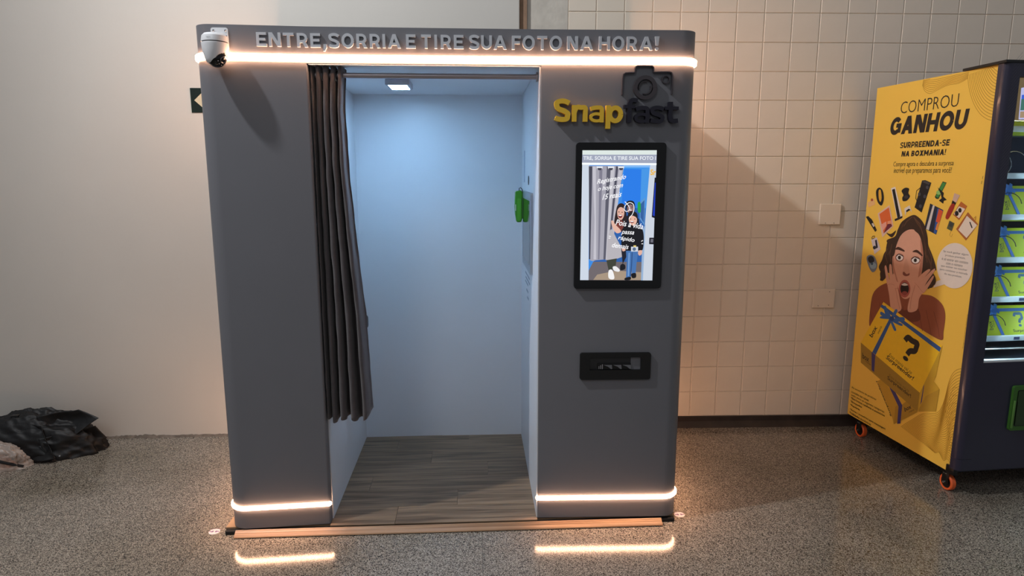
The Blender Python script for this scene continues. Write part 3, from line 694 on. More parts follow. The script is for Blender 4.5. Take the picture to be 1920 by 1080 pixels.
for j in range(NZ):
    for i in range(NS): bm.faces.new((g[j][i], g[j][i+1], g[j+1][i+1], g[j+1][i]))
cl = obj('cloth', bm, M_CURTAIN, cur, smooth=180)
sm = cl.modifiers.new('thickness', 'SOLIDIFY'); sm.thickness = .0016
for q, (xx, tl) in enumerate([(-.612, 22), (-.584, -24), (-.558, 22), (-.532, -20)]):
    bm = B(); torus(bm, axis_m((xx, .060, 1.9235), (math.cos(math.radians(tl)), math.sin(math.radians(tl)), 0)), .0215, .0042); obj('eyelet_ring', bm, M_CHROME, cur)
# padded wall seat behind the curtain
st = thing('folding_seat', (-.60, .56, .70), 'dark padded folding seat inside the booth, peeking past the curtain edge', 'seat')
bm = B(); box(bm, -.626, -.519, .42, .50, .792, .862, bev=.017, seg=4); obj('pad', bm, mat('seat_vinyl', (38, 30, 32), rough=.5), st)
bm = B(); box(bm, -.6323, -.600, .43, .49, .74, .80, bev=.004); obj('wall_bracket', bm, M_SILVER, st)
# card reader
cr_ = thing('card_reader', (.245, .765, 1.28), 'green handheld card reader hung beside the silver interior monitor', 'card reader')
bm = B(); prism(bm, [(.2215, 1.452), (.252, 1.458), (.2575, 1.44), (.2575, 1.31), (.250, 1.292), (.228, 1.292), (.2215, 1.33), (.2185, 1.37)], .738, .80, 'y')
bmesh.ops.bevel(bm, geom=list(bm.edges), offset=.003, segments=2, affect='EDGES'); body = obj('case', bm, M_GREEN, cr_)
bm = B(); prism(bm, rrect(.2305, .2495, 1.30, 1.415, .004), .7355, .739, 'y'); obj('front_panel', bm, mat('green_light', (92, 180, 56), rough=.4), cr_)
bm = B(); prism(bm, rrect(.2195, .2235, 1.352, 1.385, .0015), .7365, .739, 'y'); obj('side_tag', bm, mat('tag_white', (225, 230, 225), rough=.5), cr_)
bm = B(); tube(bm, [(.240, .755, 1.452), (.241, .752, 1.468), (.248, .750, 1.472), (.256, .750, 1.462), (.2595, .752, 1.44), (.2605, .752, 1.38), (.260, .752, 1.31)], .0022, 8); obj('cord', bm, M_BLACK, cr_)
bm = B(); box(bm, .2575, xw, .745, .79, 1.31, 1.40, bev=.002); obj('holder', bm, M_BLACK, cr_)
# wooden ramp
rp = thing('threshold_ramp', (-.1, -.03, 0), 'long pale wooden threshold ramp along the booth doorway', 'ramp')
prof = [(-.0525, .004), (-.050, .0085), (-.036, .0155), (-.0345, .0145), (-.033, .0165), (-.026, .0215), (-.0248, .0205), (-.0235, .0225), (-.020, .0245), (-.0195, .003)]
bm = B(); pts0 = prof
A = [bm.verts.new((-1.037, y, z)) for y, z in prof]; C = [bm.verts.new((.828, y-.002, z)) for y, z in prof]
bm.faces.new(A); bm.faces.new(C)
for i in range(len(prof)): bm.faces.new((A[i], A[(i+1) % len(prof)], C[(i+1) % len(prof)], C[i]))
obj('ramp_board', bm, M_RAMP, rp, smooth=0)
bm = B(); box(bm, -1.030, .822, -.049, -.0195, 0, .0042); obj('rubber_underlay', bm, M_RUBBER, rp, smooth=0)
# floor stickers
def sticker(x, y, side, label):
    t = thing('floor_sticker', (x, y, 0), label, 'sticker', 'round white floor stickers')
    b_ = B(); lathe(b_, [(0, 0), (.0235, 0), (.0235, .0008), (0, .0008)], Matrix.Translation((x, y, 0)), 28); obj('disc', b_, mat('sticker_white', (232, 222, 224), rough=.4), t)
    A_ = Art(lambda a, b: (a, b), lambda a, b, e: (x+a, y+b, .0009+e), ink, .0002)
    for s in (-1, 1):
        A_.poly([(s*.021, -.003), (s*.010, -.003), (s*.010, -.010), (s*.002, 0), (s*.010, .010), (s*.010, .003), (s*.021, .003)], (112, 78, 128), px=False)
    A_.line([(-.023, .012), (-.012, .020), (.012, .020), (.023, .012)], .002, (150, 120, 160), px=False)
    A_.build('arrow_print', t)
p = at(402, 997, 'z', 0); sticker(p.x, p.y, 0, 'round white arrow sticker on floor beside the left cabinet')
p = at(1274, 965, 'z', 0); sticker(p.x, p.y, 0, 'round white arrow sticker on floor beside the display cabinet')
# arrow sign on the plaster wall
sg = thing('wall_sign', (-1.46, YL, 1.87), 'dark green square arrow sign on plaster wall, half hidden by booth', 'sign')
bm = B(); box(bm, -1.535, -1.395, YL-.004, YL-.0005, 1.873, 2.003, bev=.001, seg=1); obj('plate', bm, mat('sign_green', (16, 34, 26), rough=.4), sg, smooth=0)
bm = B(); prism(bm, [(-1.516, 1.938), (-1.465, 1.985), (-1.465, 1.955), (-1.410, 1.955), (-1.410, 1.921), (-1.465, 1.921), (-1.465, 1.891)], YL-.0048, YL-.0038, 'y'); obj('arrow', bm, mat('sign_cream', (222, 210, 176), rough=.5), sg, smooth=0)
bm = B(); box(bm, -1.5375, -1.535, YL-.003, YL-.0005, 1.872, 2.003); obj('plate_edge', bm, mat('sign_edge', (190, 200, 190), rough=.5), sg, smooth=0)
# security camera
sc = thing('security_camera', (-.965, -.06, 1.93), 'white dome security camera screwed to the booth header', 'camera')
yb = -.0175
bm = B(); prism(bm, rrect(-.985, -.9215, 2.006, 2.0875, .008), yb-.004, yb+.0012, 'y'); br = obj('bracket', bm, M_CAMW, sc)
for sx_, sz_ in ((-.975, 2.077), (-.931, 2.077), (-.929, 2.056)):
    bm = B(); lathe(bm, [(0, .0025), (.0028, .0022), (.0042, .0008), (.0045, 0), (0, 0)], axis_m((sx_, yb-.004, sz_), (0, -1, 0)), 14); obj('screw', bm, M_CHROME, br)
cc = Vector((-.957, -.064, 0))
Mc = Matrix.Translation(cc)
bm = B(); box(bm, -.985, -.935, -.055, yb-.002, 2.028, 2.048, bev=.006); obj('mount_arm', bm, M_CAMW, sc)
bm = B(); lathe(bm, [(0, 2.060), (.018, 2.0595), (.036, 2.0555), (.0445, 2.047), (.0475, 2.030), (.0475, 2.0262), (0, 2.0262)], Mc, 40); cap = obj('top_cap', bm, M_CAMW, sc)
bm = B(); lathe(bm, [(.0455, 2.0262), (.0455, 2.0225)], Mc, 40); obj('seam_band', bm, M_BLACK, sc)
# lower white yoke with a notch towards the lens, and the dark ball inside it
ld = Vector((.86, -.42, -.30)).normalized()
yp = cat([(.0475, 2.0225), (.0470, 2.012), (.0445, 1.992), (.0405, 1.974), (.036, 1.960), (.0315, 1.9525), (.029, 1.950)], 8)
bm = B(); lathe(bm, [tuple(q) for q in yp], Mc, 180)
cutb = Vector((cc.x, cc.y, 1.966))+ld*.036
dele = [f for f in bm.faces if ((f.calc_center_median()-cutb).length < .030 and f.calc_center_median().z < 2.005)]
bmesh.ops.delete(bm, geom=dele, context='FACES'); yk = obj('yoke', bm, M_CAMW, sc); so = yk.modifiers.new('wall', 'SOLIDIFY'); so.thickness = .002
bm = B(); bmesh.ops.create_uvsphere(bm, u_segments=32, v_segments=20, radius=.0345, matrix=Matrix.Translation((cc.x+.004, cc.y-.003, 1.9695))); ball = obj('lens_ball', bm, M_GLOSSBLACK, sc)
Ml = axis_m(Vector((cc.x+.004, cc.y-.003, 1.9695))+ld*.032, ld)
bm = B(); torus(bm, Ml, .011, .0022, 24, 8); obj('lens_ring', bm, mat('lens_grey', (96, 94, 98), rough=.25, metal=.6), ball)
bm = B(); lathe(bm, [(0, .004), (.006, .0032), (.009, .0015), (.010, -.002), (0, -.002)], Ml, 24); obj('lens', bm, M_GLOSSBLACK, ball)
for a in (200, 235, 270, 305):
    q = Ml @ Vector((.019*math.cos(math.radians(a)), .019*math.sin(math.radians(a)), -.004))
    bm = B(); lathe(bm, [(0, .0012), (.0018, .0006), (.0022, -.001), (0, -.001)], axis_m(q, ld), 12); obj('infrared_diode', bm, mat('diode', (210, 200, 200), rough=.3), ball)
CA = Art(lambda a, b: (a, b), lambda a, b, e: (cc.x+.0484*math.sin(a/.0484), cc.y-(.0484)*math.cos(a/.0484), b), ink)
CA.quadtext('tapo', (-.014, 2.0335), (.003, 2.0335), (-.014, 2.0395), (150, 152, 156)); CA.build('brand_print', cap)
# blank cover plates on the tile wall
def plate(u0, v0, u1, v1, label, holes):
    A_ = onplane(u0, v0, tw(0, .004, 0), (-ts_, tc_, 0)); C_ = onplane(u1, v1, tw(0, .004, 0), (-ts_, tc_, 0))
    t = thing('cover_plate', ((A_.x+C_.x)/2, (A_.y+C_.y)/2, C_.z), label, 'cover plate', 'blank cover plates on the tile wall', rotz=TPSI)
    w = (C_-A_).xy.length/2; h = A_.z-C_.z
    b_ = B(); box(b_, -w, w, -.014, -.003, 0, h, bev=.004, seg=2); obj('plate', b_, M_TILE, t, smooth=0, local=True)
    for hx, hz in holes:
        b_ = B(); lathe(b_, [(0, .0006), (.0024, .0004), (.0026, -.001), (0, -.001)], axis_m((hx*w, -.0142, hz*h), (0, -1, 0)), 12); obj('screw_hole', b_, mat('hole_dark', (50, 42, 36), rough=.7), t, local=True)
plate(1536.5, 382, 1573, 421, 'upper painted blank cover plate on the tile wall', [(-.4, .08), (.4, .08)])
plate(1524, 541, 1562, 576.5, 'lower painted blank cover plate with two screw holes on tile wall', [(.45, .85), (.45, .15), (-.5, .12)])
# vertical surface cable line between the plates
# ------------------------------------------------------------------ bags on the floor
def patch(bm, c, nu=26, nv=26, bend=.03, amp=.012, seed=0, freq=9):
    P = [Vector(q) for q in c]; nrm = (P[1]-P[0]).cross(P[3]-P[0]).normalized(); gr = []
    for j in range(nv+1):
        v = j/nv; rw = []
        for i in range(nu+1):
            u = i/nu; q = P[0]*(1-u)*(1-v)+P[1]*u*(1-v)+P[2]*u*v+P[3]*(1-u)*v
            k = bend*math.sin(PI*u)*math.sin(PI*v)+amp*(noise.noise((q.x*freq+seed, q.y*freq, q.z*freq))+.5*abs(noise.noise((q.x*freq*2.3+seed, q.z*freq*2.3, 3))))
            q = q+nrm*k+Vector((.02*noise.noise((q.y*7+seed, q.z*9, 1)), .012*noise.noise((q.x*8, q.z*6, seed)), .016*noise.noise((q.x*7, q.y*7, seed+5)))); q.z = max(q.z, .003); q.y = min(q.y, YL-.012); rw.append(bm.verts.new(q))
        gr.append(rw)
    for j in range(nv):
        for i in range(nu): bm.faces.new((gr[j][i], gr[j][i+1], gr[j+1][i+1], gr[j+1][i]))
def lump(bm, c, rad, seed, amp, freq=5, ridged=.5, nu=120, nv=60, fold=.30):
    gr = []
    for j in range(nv+1):
        th = PI*.5*j/nv; rw = []
        for i in range(nu):
            ph = 2*PI*i/nu; d = Vector((math.cos(ph)*math.sin(th+1e-4), math.sin(ph)*math.sin(th+1e-4), math.cos(th)))
            q = Vector((d.x*freq*.9+seed, d.y*freq*.9, d.z*freq*.8))
            k = 1+amp*(noise.noise(q)+ridged*(1-2*abs(noise.noise(q*1.9+Vector((3, 1, 0)))))+fold*(1-2*abs(noise.noise(q*3.3)))+.4*fold*(1-2*abs(noise.noise(q*6.7))))
            p_ = Vector((c[0]+rad[0]*d.x*k, c[1]+rad[1]*d.y*k, rad[2]*max(0, d.z)*k))
            p_.y = min(p_.y, YL-.006); rw.append(bm.verts.new((p_.x, p_.y, max(.002, p_.z))))
        gr.append(rw)
    for j in range(nv):
        for i in range(nu): bm.faces.new((gr[j][i], gr[j][(i+1) % nu], gr[j+1][(i+1) % nu], gr[j+1][i]))
    bmesh.ops.remove_doubles(bm, verts=bm.verts, dist=1e-5)
bag = thing('black_bag', (-2.45, .92, 0), 'crumpled black fabric bag slumped on floor against the plaster wall', 'bag')
bm = B(); lump(bm, (-2.47, .93), (.335, .15, .228), 3.1, .13, 2.4, .45); obj('bag_body', bm, M_BAG, bag, smooth=180)
def sheet(name, corners, **k):
    b_ = B(); patch(b_, corners, **k); o = obj(name, b_, M_BAG, bag, smooth=180); s_ = o.modifiers.new('thickness', 'SOLIDIFY'); s_.thickness = .003; return o
sheet('flap', [(-2.40, .86, .235), (-2.20, .90, .262), (-2.085, .90, .200), (-2.34, .80, .05)], bend=.035, amp=.016, seed=4)
sheet('flap', [(-2.36, .80, .13), (-2.137, .92, .140), (-2.095, .95, .060), (-2.30, .79, .006)], bend=.03, amp=.014, seed=9)
sheet('flap', [(-2.36, .79, .10), (-2.20, .88, .11), (-2.15, .965, .012), (-2.29, .775, .004)], bend=.02, amp=.012, seed=19)
sheet('flap', [(-2.47, .83, .20), (-2.34, .80, .20), (-2.27, .775, .02), (-2.42, .775, .01)], bend=.05, amp=.022, seed=14, freq=8)
bm = B(); box(bm, -2.535, -2.495, .86, .885, .222, .240, bev=.004); obj('buckle', bm, M_BLACK, bag)
bm = B(); lathe(bm, [(0, .003), (.004, .002), (.005, 0), (0, 0)], axis_m((-2.247, .775, .038), (.3, -1, .2)), 14); obj('snap_button', bm, M_CHROME, bag)
pbag = thing('plastic_bag', (-2.58, .73, 0), 'thin translucent plastic bag lying in front of the black bag', 'bag')
bm = B(); lump(bm, (-2.605, .735), (.215, .078, .135), 11.7, .12, 2.6, .5); obj('film', bm, M_FILM, pbag, smooth=180)
bm = B(); lump(bm, (-2.62, .735), (.15, .05, .07), 21.7, .22, 4, .4, 40, 20); obj('contents', bm, mat('brown_scraps', (150, 98, 74), rough=.6, var=.4, vscale=25), pbag, smooth=180)
bm = B(); patch(bm, [(-2.80, .66, .006), (-2.52, .70, .006), (-2.40, .78, .006), (-2.70, .80, .006)], bend=.0, amp=.012, seed=40, freq=14); o = obj('loose_film', bm, M_FILM, pbag, smooth=180)
strap = B(); pts = [(-2.82, .645, .115), (-2.68, .640, .132), (-2.56, .645, .105), (-2.47, .670, .055), (-2.40, .715, .009)]
tube(strap, pts, .008, 8); so = obj('black_strap', strap, M_BLACK); setp(so, 'black cord strap trailing over the translucent plastic bag', 'strap')

# ================================================================== vending machine
MA = .0624
dv = Vector((math.sin(MA), -math.cos(MA), 0)); m0 = Vector((2.251, .965, 0)); MD = .8046; m1 = m0+dv*MD
ex = Vector((math.cos(MA), math.sin(MA), 0)); ey = -dv
MW = 1.02; MZ0, MZ1 = .112, 2.012
vm = thing('vending_machine', tuple(m1), 'navy vending machine with a yellow printed side and orange caster wheels', 'vending machine', rotz=MA)
def vo(name, bm, m, parent=None, smooth=30): return obj(name, bm, m, parent or vm, smooth, local=True)
WX0, WX1, WZ0, WZ1 = .058, .80, .675, 1.955            # window opening in the door
# carcass as separate panels
bm = B(); box(bm, .004, .03, .0, MD, MZ0, MZ1); vo('side_panel', bm, M_NAVY, smooth=0)
bm = B(); box(bm, MW-.03, MW, .0, MD, MZ0, MZ1); vo('side_panel', bm, M_NAVY, smooth=0)
bm = B(); box(bm, .03, MW-.03, MD-.03, MD, MZ0, MZ1); vo('rear_panel', bm, mat('cavity_dark', (30, 36, 56), rough=.5), smooth=0)
bm = B(); box(bm, .03, MW-.03, .0, MD-.03, MZ1-.03, MZ1); vo('top_panel', bm, MATS['cavity_dark'], smooth=0)
bm = B(); box(bm, .03, MW-.03, .0, MD-.03, MZ0, .66); vo('lower_chassis', bm, MATS['cavity_dark'], smooth=0)
bm = B(); box(bm, .03, .10, .012, .60, .66, MZ1-.03); vo('motor_column', bm, mat('cavity_panel', (50, 56, 70), rough=.4), smooth=0)
bm = B(); prism(bm, [(-.02, -.054), (.10, -.054), (.14, -.02), (.14, .06), (.0, .20), (-.004, .20)], MZ1+.001, MZ1+.012); vo('top_cover', bm, M_BLACK, smooth=0)
# door frame with the window cut out: four rails, rounded outer edge
dy0, dy1 = -.050, -.004
left_prof = [(-.010, dy1), (-.010, dy0+.028)]+arc(.018, dy0+.028, .028, 180, 270, 8)+[(WX0, dy0), (WX0, dy1)]
bm = B(); prism(bm, left_prof, .20, 2.012); door = vo('door_stile', bm, M_NAVY)
bm = B(); prism(bm, left_prof, .142, .1985); vo('door_stile_foot', bm, M_NAVY)
right_prof = [(WX1, dy1), (WX1, dy0)]+arc(MW-.018, dy0+.028, .028, 270, 360, 8)+[(MW+.010, dy1)]
bm = B(); prism(bm, right_prof, .142, 2.012); vo('door_stile', bm, M_NAVY)
bm = B(); box(bm, WX0, WX1, dy0, dy1, WZ1, 2.012); vo('door_rail', bm, M_NAVY, smooth=0)
bm = B(); box(bm, WX0, WX1, dy0, dy1, .142, WZ0); vo('door_rail', bm, M_NAVY, smooth=0)
bm = B(); box(bm, -.008, .016, -.03, .02, .108, .150, bev=.003); vo('corner_bracket', bm, M_BLACK)
bm = B(); box(bm, WX0, WX1, -.022, -.016, WZ0, 1.772); vo('window_pane', bm, M_GLASS, smooth=0)
bm = B(); box(bm, WX0, WX1, -.049, -.026, WZ0, WZ0+.012, bev=.002); vo('window_sill', bm, M_ALU)
bm = B(); box(bm, WX0, WX1, -.034, -.024, WZ0+.058, WZ0+.062); vo('window_line', bm, M_ALU, smooth=0)
# fine diagonal lines printed on the stile
LA = Art(lambda a, b: (a, b), lambda a, b, e: (a, dy0-.0002, b), ink, .0)
for k in range(34):
    z = 1.50+k*.0155; LA.line([(.020, z), (.056, z+.045)], .0007, (92, 90, 104), px=False)
LA.build('stile_print', door, local=True)
# header display
bm = B(); box(bm, WX0-.004, WX1, -.046, -.012, 1.772, 1.952, bev=.002); hd = vo('header_panel', bm, mat('beige_panel', (178, 152, 108), rough=.45, var=.12, vscale=25, emit=s2l((178, 152, 108)), estr=.12))
HA = Art(lambda u, v: (lambda q: ((q-m1).dot(ex), q.z))(onplane(u, v, m1+ey*-.047, ey)), lambda a, b, e: (a, -.0465-e, b), lambda c: glow(c, .8), .0001)
HA.poly([(1915, 165), (1935, 160), (1936, 224), (1910, 224)], (200, 204, 250)); HA.poly([(1916, 178), (1935, 176), (1935, 188), (1915, 190)], (62, 104, 226)); HA.poly([(1915, 186), (1936, 184), (1936, 206), (1913, 207)], (70, 122, 110)); HA.poly([(1913, 209), (1936, 208), (1936, 220), (1912, 221)], (176, 150, 120))
HA.build('panel_picture', hd, local=True)
# shelves: tray, price rail; coils; interior light bars
rails = [1.744, 1.533, 1.343, 1.142, .952, .761]
for z in rails:
    bm = B(); box(bm, .10, MW-.05, .07, .62, z-.004, z+.002); tr = vo('shelf_tray', bm, mat('tray_grey', (120, 128, 136), rough=.4), smooth=0)
    bm = B(); box(bm, .102, MW-.052, .052, .07, z-.013, z+.013, bev=.003); rl = vo('price_rail', bm, M_ALU, tr)
    bm = B(); box(bm, .30, .330, .0505, .052, z-.007, z+.007); vo('price_tag', bm, mat('tag_navy', (36, 44, 96), rough=.5), rl, smooth=0)
    bm = B(); cp = [(.205+.050*math.cos(a), .060+.085*a/(2*PI), z+.062+.050*math.sin(a)) for a in [2*PI*q/18 for q in range(18*5)]]
    tube(bm, cp, .0018, 6); vo('coil', bm, M_CHROME if z in (1.533, 1.744) else M_BLACK, tr)
bm = B(); box(bm, .064, .072, .0, .012, .70, 1.76); vo('light_bar', bm, mat('cavity_led', (235, 245, 250), rough=.4, var=0, emit=(.62, .88, 1.0), estr=200), smooth=0)
bm = B(); box(bm, .786, .794, .0, .012, .70, 1.76); vo('light_bar', bm, MATS['cavity_led'], smooth=0)
# pickup flap
PA = [(.222, .342), (.222, .560), (.80, .560), (.80, .342)]
bm = B(); prism(bm, rrect(.224, .80, .340, .560, .012), -.062, -.05, 'y'); pf = vo('pickup_frame', bm, M_PICK)
bm = B(); prism(bm, rrect(.246, .778, .362, .540, .008), -.0635, -.0615, 'y'); vo('pickup_gap', bm, M_BLACK, pf)
bm = B(); prism(bm, rrect(.249, .775, .366, .536, .008), -.066, -.0625, 'y'); vo('pickup_flap', bm, mat('flap_dark', (44, 66, 34), rough=.4), pf); pf['label'] = 'green product pickup hatch'
bm = B(); box(bm, .230, .240, -.068, -.06, .352, .49, bev=.003); vo('flap_hinge', bm, mat('hinge_green', (90, 132, 62), rough=.4), pf)
# casters
def caster(lx, ly, front):
    rt_ = bpy.data.objects.new('caster', None); col.objects.link(rt_); rt_.parent = vm; rt_.location = (lx, ly, 0)
    def co(name, b_, m): return obj(name, b_, m, rt_, 30, local=True)
    R_ = .041; Mx = axis_m((0, 0, R_), (1, 0, 0))
    b_ = B(); lathe(b_, [(R_-.011, -.012), (R_-.003, -.013), (R_, -.009), (R_, .009), (R_-.003, .013), (R_-.011, .012), (R_-.011, -.012)], Mx, 36); co('tyre', b_, M_ORANGE)
    b_ = B(); lathe(b_, [(0, -.010), (R_-.0105, -.009), (R_-.0105, .009), (0, .010)], Mx, 30); co('wheel_hub', b_, M_BLACK)
    b_ = B(); box(b_, -.021, -.016, -.022, .018, R_-.008, .104, bev=.002); box(b_, .016, .021, -.022, .018, R_-.008, .104, bev=.002); box(b_, -.021, .021, -.024, .020, .090, .1115, bev=.002); co('fork', b_, M_BLACK)
    b_ = B(); lathe(b_, [(0, -.026), (.005, -.026), (.0055, -.021), (.0055, .021), (.005, .026), (0, .026)], Mx, 12); co('axle_bolt', b_, M_CHROME)
    b_ = B(); box(b_, -.034, .034, -.04, .04, .1085, .1118); co('mount_plate', b_, M_BLACK)
    for bx in (-.006, .006):
        b_ = B(); lathe(b_, [(0, .002), (.0035, .0012), (.004, 0), (0, 0)], axis_m((-.021, bx, .088), (-1, 0, 0)), 10); co('fork_screw', b_, M_CHROME)
for lx, ly in ((.036, .045), (.036, .715), (MW-.06, .045), (MW-.06, .715)): caster(lx, ly, ly < .2)
bm = B(); box(bm, .08, MW-.08, .10, MD-.05, .085, .1118); vo('base_frame', bm, M_BLACK, smooth=0)
# printed side poster
bm = B(); box(bm, .0015, .004, .0, MD, MZ0, MZ1, bev=.0006, seg=1); poster = vo('side_poster', bm, M_YPOST, smooth=0)
def pp(u, v):
    q = onplane(u, v, m0, ex); return ((q-m0).dot(dv), q.z)
PO = Art(pp, lambda a, b, e: (.0013-e, MD-a, b), ink, .000009)
BK = (38, 30, 26); LN = (186, 134, 28)
cA = lambda u, v: (1580+u/3.176, 100+v/3.176)
c5 = lambda u, v: (1600+u/4.696, 330+v/4.696)
c6 = lambda u, v: (1590+u/3.376, 540+v/3.376)
c8 = lambda u, v: (1560+u/2.077, 420+v/2.077)
m5 = lambda L: [c5(*q) for q in L]
m6 = lambda L: [c6(*q) for q in L]
m8 = lambda L: [c8(*q) for q in L]
# contour lines in two corners
def between(A_, C_, n, m, w, rgb, wob=0):
    P = [cat([tuple(m(*q)) for q in A_], 5), cat([tuple(m(*q)) for q in C_], 5)]
    for k in range(n):
        t = k/(n-1); pts = [a*(1-t)+b*t for a, b in zip(*P)]
        if wob: pts = [Vector((p.x, p.y+wob*math.sin(i*.42+t*7)*math.sin(PI*i/len(pts)))) for i, p in enumerate(pts)]
        pts = [tuple(q) for q in pts if .006 < pp(*q)[0] < MD-.004 and MZ0+.004 < pp(*q)[1] < MZ1-.004]
        if len(pts) > 2: PO.line(pts, w, rgb)
between([(478, 162), (520, 152), (570, 142), (630, 130), (690, 118), (735, 109), (752, 106)], [(474, 188), (488, 224), (520, 239), (565, 218), (625, 190), (690, 178), (742, 150)], 9, cA, .0021, LN)
between([(742, 128), (752, 210), (776, 292), (815, 358), (860, 392), (896, 400)], [(884, 80), (893, 86), (902, 93), (909, 99), (916, 105), (924, 110)], 17, cA, .0021, LN)
between([(268, 790), (300, 765), (345, 748), (400, 738), (432, 690), (458, 612), (485, 568), (511, 560)], [(392, 884), (404, 890), (415, 897), (428, 906), (440, 916), (452, 926), (462, 934), (470, 942)], 34, c8, .0021, (184, 130, 28), 5)
between([(440, 735), (452, 690), (470, 650), (488, 640), (506, 650)], [(462, 930), (468, 900), (476, 880), (482, 870), (488, 868)], 10, c8, .0018, (184, 130, 28), 4)
PO.text('COMPROU', cA(342, 360), cA(695, 237), BK, -.012)
PO.bold('GANHOU', cA(275, 488), cA(757, 328), BK, .0235, .07, .14)
PO.bold('SURPREENDA-SE', cA(340, 565), cA(640, 511), BK, .0078, .10, .10)
PO.bold('NA BOXMANIA!', cA(348, 615), cA(617, 570), BK, .0078, .10, .10)
PO.text('Compre agora e descubra a surpresa', cA(300, 682), cA(662, 636), (70, 52, 30), 0, .08)
PO.text('incrível que preparamos para você!', cA(302, 722), cA(650, 676), (70, 52, 30), 0, .08)
# products around the head
PO.smooth(m5([(200, 130), (228, 102), (258, 130), (268, 200), (250, 258), (222, 244), (204, 200)]), (24, 22, 24)); PO.smooth(m5([(222, 130), (240, 124), (248, 190), (238, 228), (224, 200)]), (236, 180, 56))
PO.poly(m5([(124, 236), (180, 200), (192, 250), (134, 276)]), (240, 190, 130)); PO.ell(*c5(163, 210), 2.2, 2.6, (170, 74, 44))
PO.poly(m5([(330, 108), (368, 94), (432, 352), (428, 372), (364, 398), (362, 380), (384, 372)]), (236, 226, 216)); PO.poly(m5([(340, 120), (364, 112), (412, 356), (388, 372)]), (22, 22, 26)); PO.poly(m5([(362, 380), (432, 350), (430, 370), (366, 398)]), (30, 28, 32))
PO.smooth(m5([(424, 130), (456, 104), (490, 112), (484, 150), (498, 180), (470, 216), (436, 220), (430, 190), (440, 168)]), (26, 24, 26)); PO.ell(*c5(466, 185), 4, 3, (60, 56, 58))
PO.poly(m5([(604, 40), (632, 36), (686, 60), (600, 322), (538, 276), (552, 232)]), (26, 26, 30)); PO.line(m5([(598, 96), (556, 130), (548, 196), (560, 220)]), .004, (30, 28, 30))
for q in ((650, 100), (628, 180), (580, 160), (590, 266)): PO.ell(*c5(*q), 2.6, 3.4, (70, 74, 84))
PO.poly(m5([(600, 50), (632, 42), (676, 64), (664, 78)]), (74, 72, 72))
PO.poly(m5([(716, 184), (786, 48), (820, 58), (748, 202), (726, 200)]), (36, 60, 40)); PO.poly(m5([(724, 180), (786, 56), (814, 64), (746, 192)]), (66, 146, 70)); PO.ell(*c5(752, 146), 5, 4, (150, 200, 110))
PO.poly(m5([(742, 100), (776, 130), (796, 150), (790, 180), (822, 210), (796, 218), (790, 244), (752, 216), (776, 196), (770, 160)]), (28, 26, 26))
PO.poly(m5([(448, 286), (496, 258), (514, 318), (498, 300), (466, 316), (456, 350)]), (232, 222, 212)); PO.poly(m5([(462, 306), (486, 288), (504, 296), (470, 318)]), (26, 26, 30))
PO.poly(m5([(214, 330), (318, 256), (352, 440), (254, 540)]), (232, 196, 176)); PO.poly(m5([(228, 336), (312, 276), (342, 436), (266, 506)]), (232, 110, 54)); PO.poly(m5([(300, 400), (330, 390), (342, 436), (300, 470)]), (240, 160, 120)); PO.poly(m5([(266, 506), (300, 424), (330, 420), (342, 440)]), (110, 40, 60)); PO.poly(m5([(240, 430), (290, 400), (290, 440), (262, 480)]), (240, 170, 150))
PO.poly(m5([(676, 242), (792, 300), (728, 516), (624, 460)]), (38, 44, 64)); PO.poly(m5([(700, 256), (716, 262), (664, 478), (640, 466)]), (222, 214, 206)); PO.poly(m5([(740, 284), (790, 304), (728, 512), (706, 500)]), (50, 90, 160)); PO.poly(m5([(752, 290), (788, 308), (756, 420), (726, 400)]), (226, 90, 50)); PO.poly(m5([(736, 420), (760, 400), (740, 480), (722, 470)]), (240, 150, 70))
PO.poly(m5([(888, 150), (938, 170), (904, 236), (872, 214)]), (214, 180, 160)); PO.poly(m5([(872, 214), (904, 236), (892, 262), (862, 250)]), (26, 22, 24)); PO.smooth(m5([(862, 248), (892, 262), (840, 372), (812, 372), (820, 330)]), (172, 48, 34))
PO.poly(m5([(948, 224), (1002, 266), (930, 388), (876, 340)]), (196, 108, 48)); PO.poly(m5([(930, 266), (984, 290), (930, 372), (884, 334)]), (232, 220, 206)); PO.ell(*c5(938, 302), 3.2, 4.4, (28, 26, 30)); PO.ell(*c5(910, 330), 3.6, 4.8, (28, 26, 30))
PO.poly(m5([(1008, 318), (1098, 424), (990, 568), (904, 468)]), (182, 106, 54)); PO.poly(m5([(1000, 350), (1090, 434), (996, 546), (924, 474)]), (238, 222, 204)); PO.poly(m5([(1020, 404), (1030, 404), (1050, 456), (1040, 460)]), (30, 26, 26)); PO.line(m5([(1062, 372), (1078, 352), (1074, 390)]), .003, (182, 106, 54))
PO.poly(m5([(846, 392), (890, 416), (866, 486), (822, 462)]), (92, 92, 60)); PO.poly(m5([(850, 404), (882, 420), (866, 452), (840, 440)]), (60, 66, 66)); PO.line(m5([(858, 486), (846, 520), (862, 536), (874, 510)]), .002, (190, 150, 70))
PO.poly(m5([(110, 360), (130, 352), (164, 384), (206, 476), (192, 492), (140, 410)]), (30, 26, 26)); PO.poly(m5([(160, 420), (174, 412), (188, 440), (176, 450)]), (220, 208, 196))
PO.poly(m5([(156, 560), (206, 540), (240, 644), (186, 688)]), (214, 200, 200)); PO.poly(m5([(190, 566), (206, 560), (216, 630), (200, 640)]), (40, 40, 56)); PO.line(m5([(160, 550), (170, 530), (188, 528), (182, 548), (162, 556)]), .004, (28, 26, 26)); PO.ell(*c5(186, 630), 3, 3.4, (40, 38, 46))
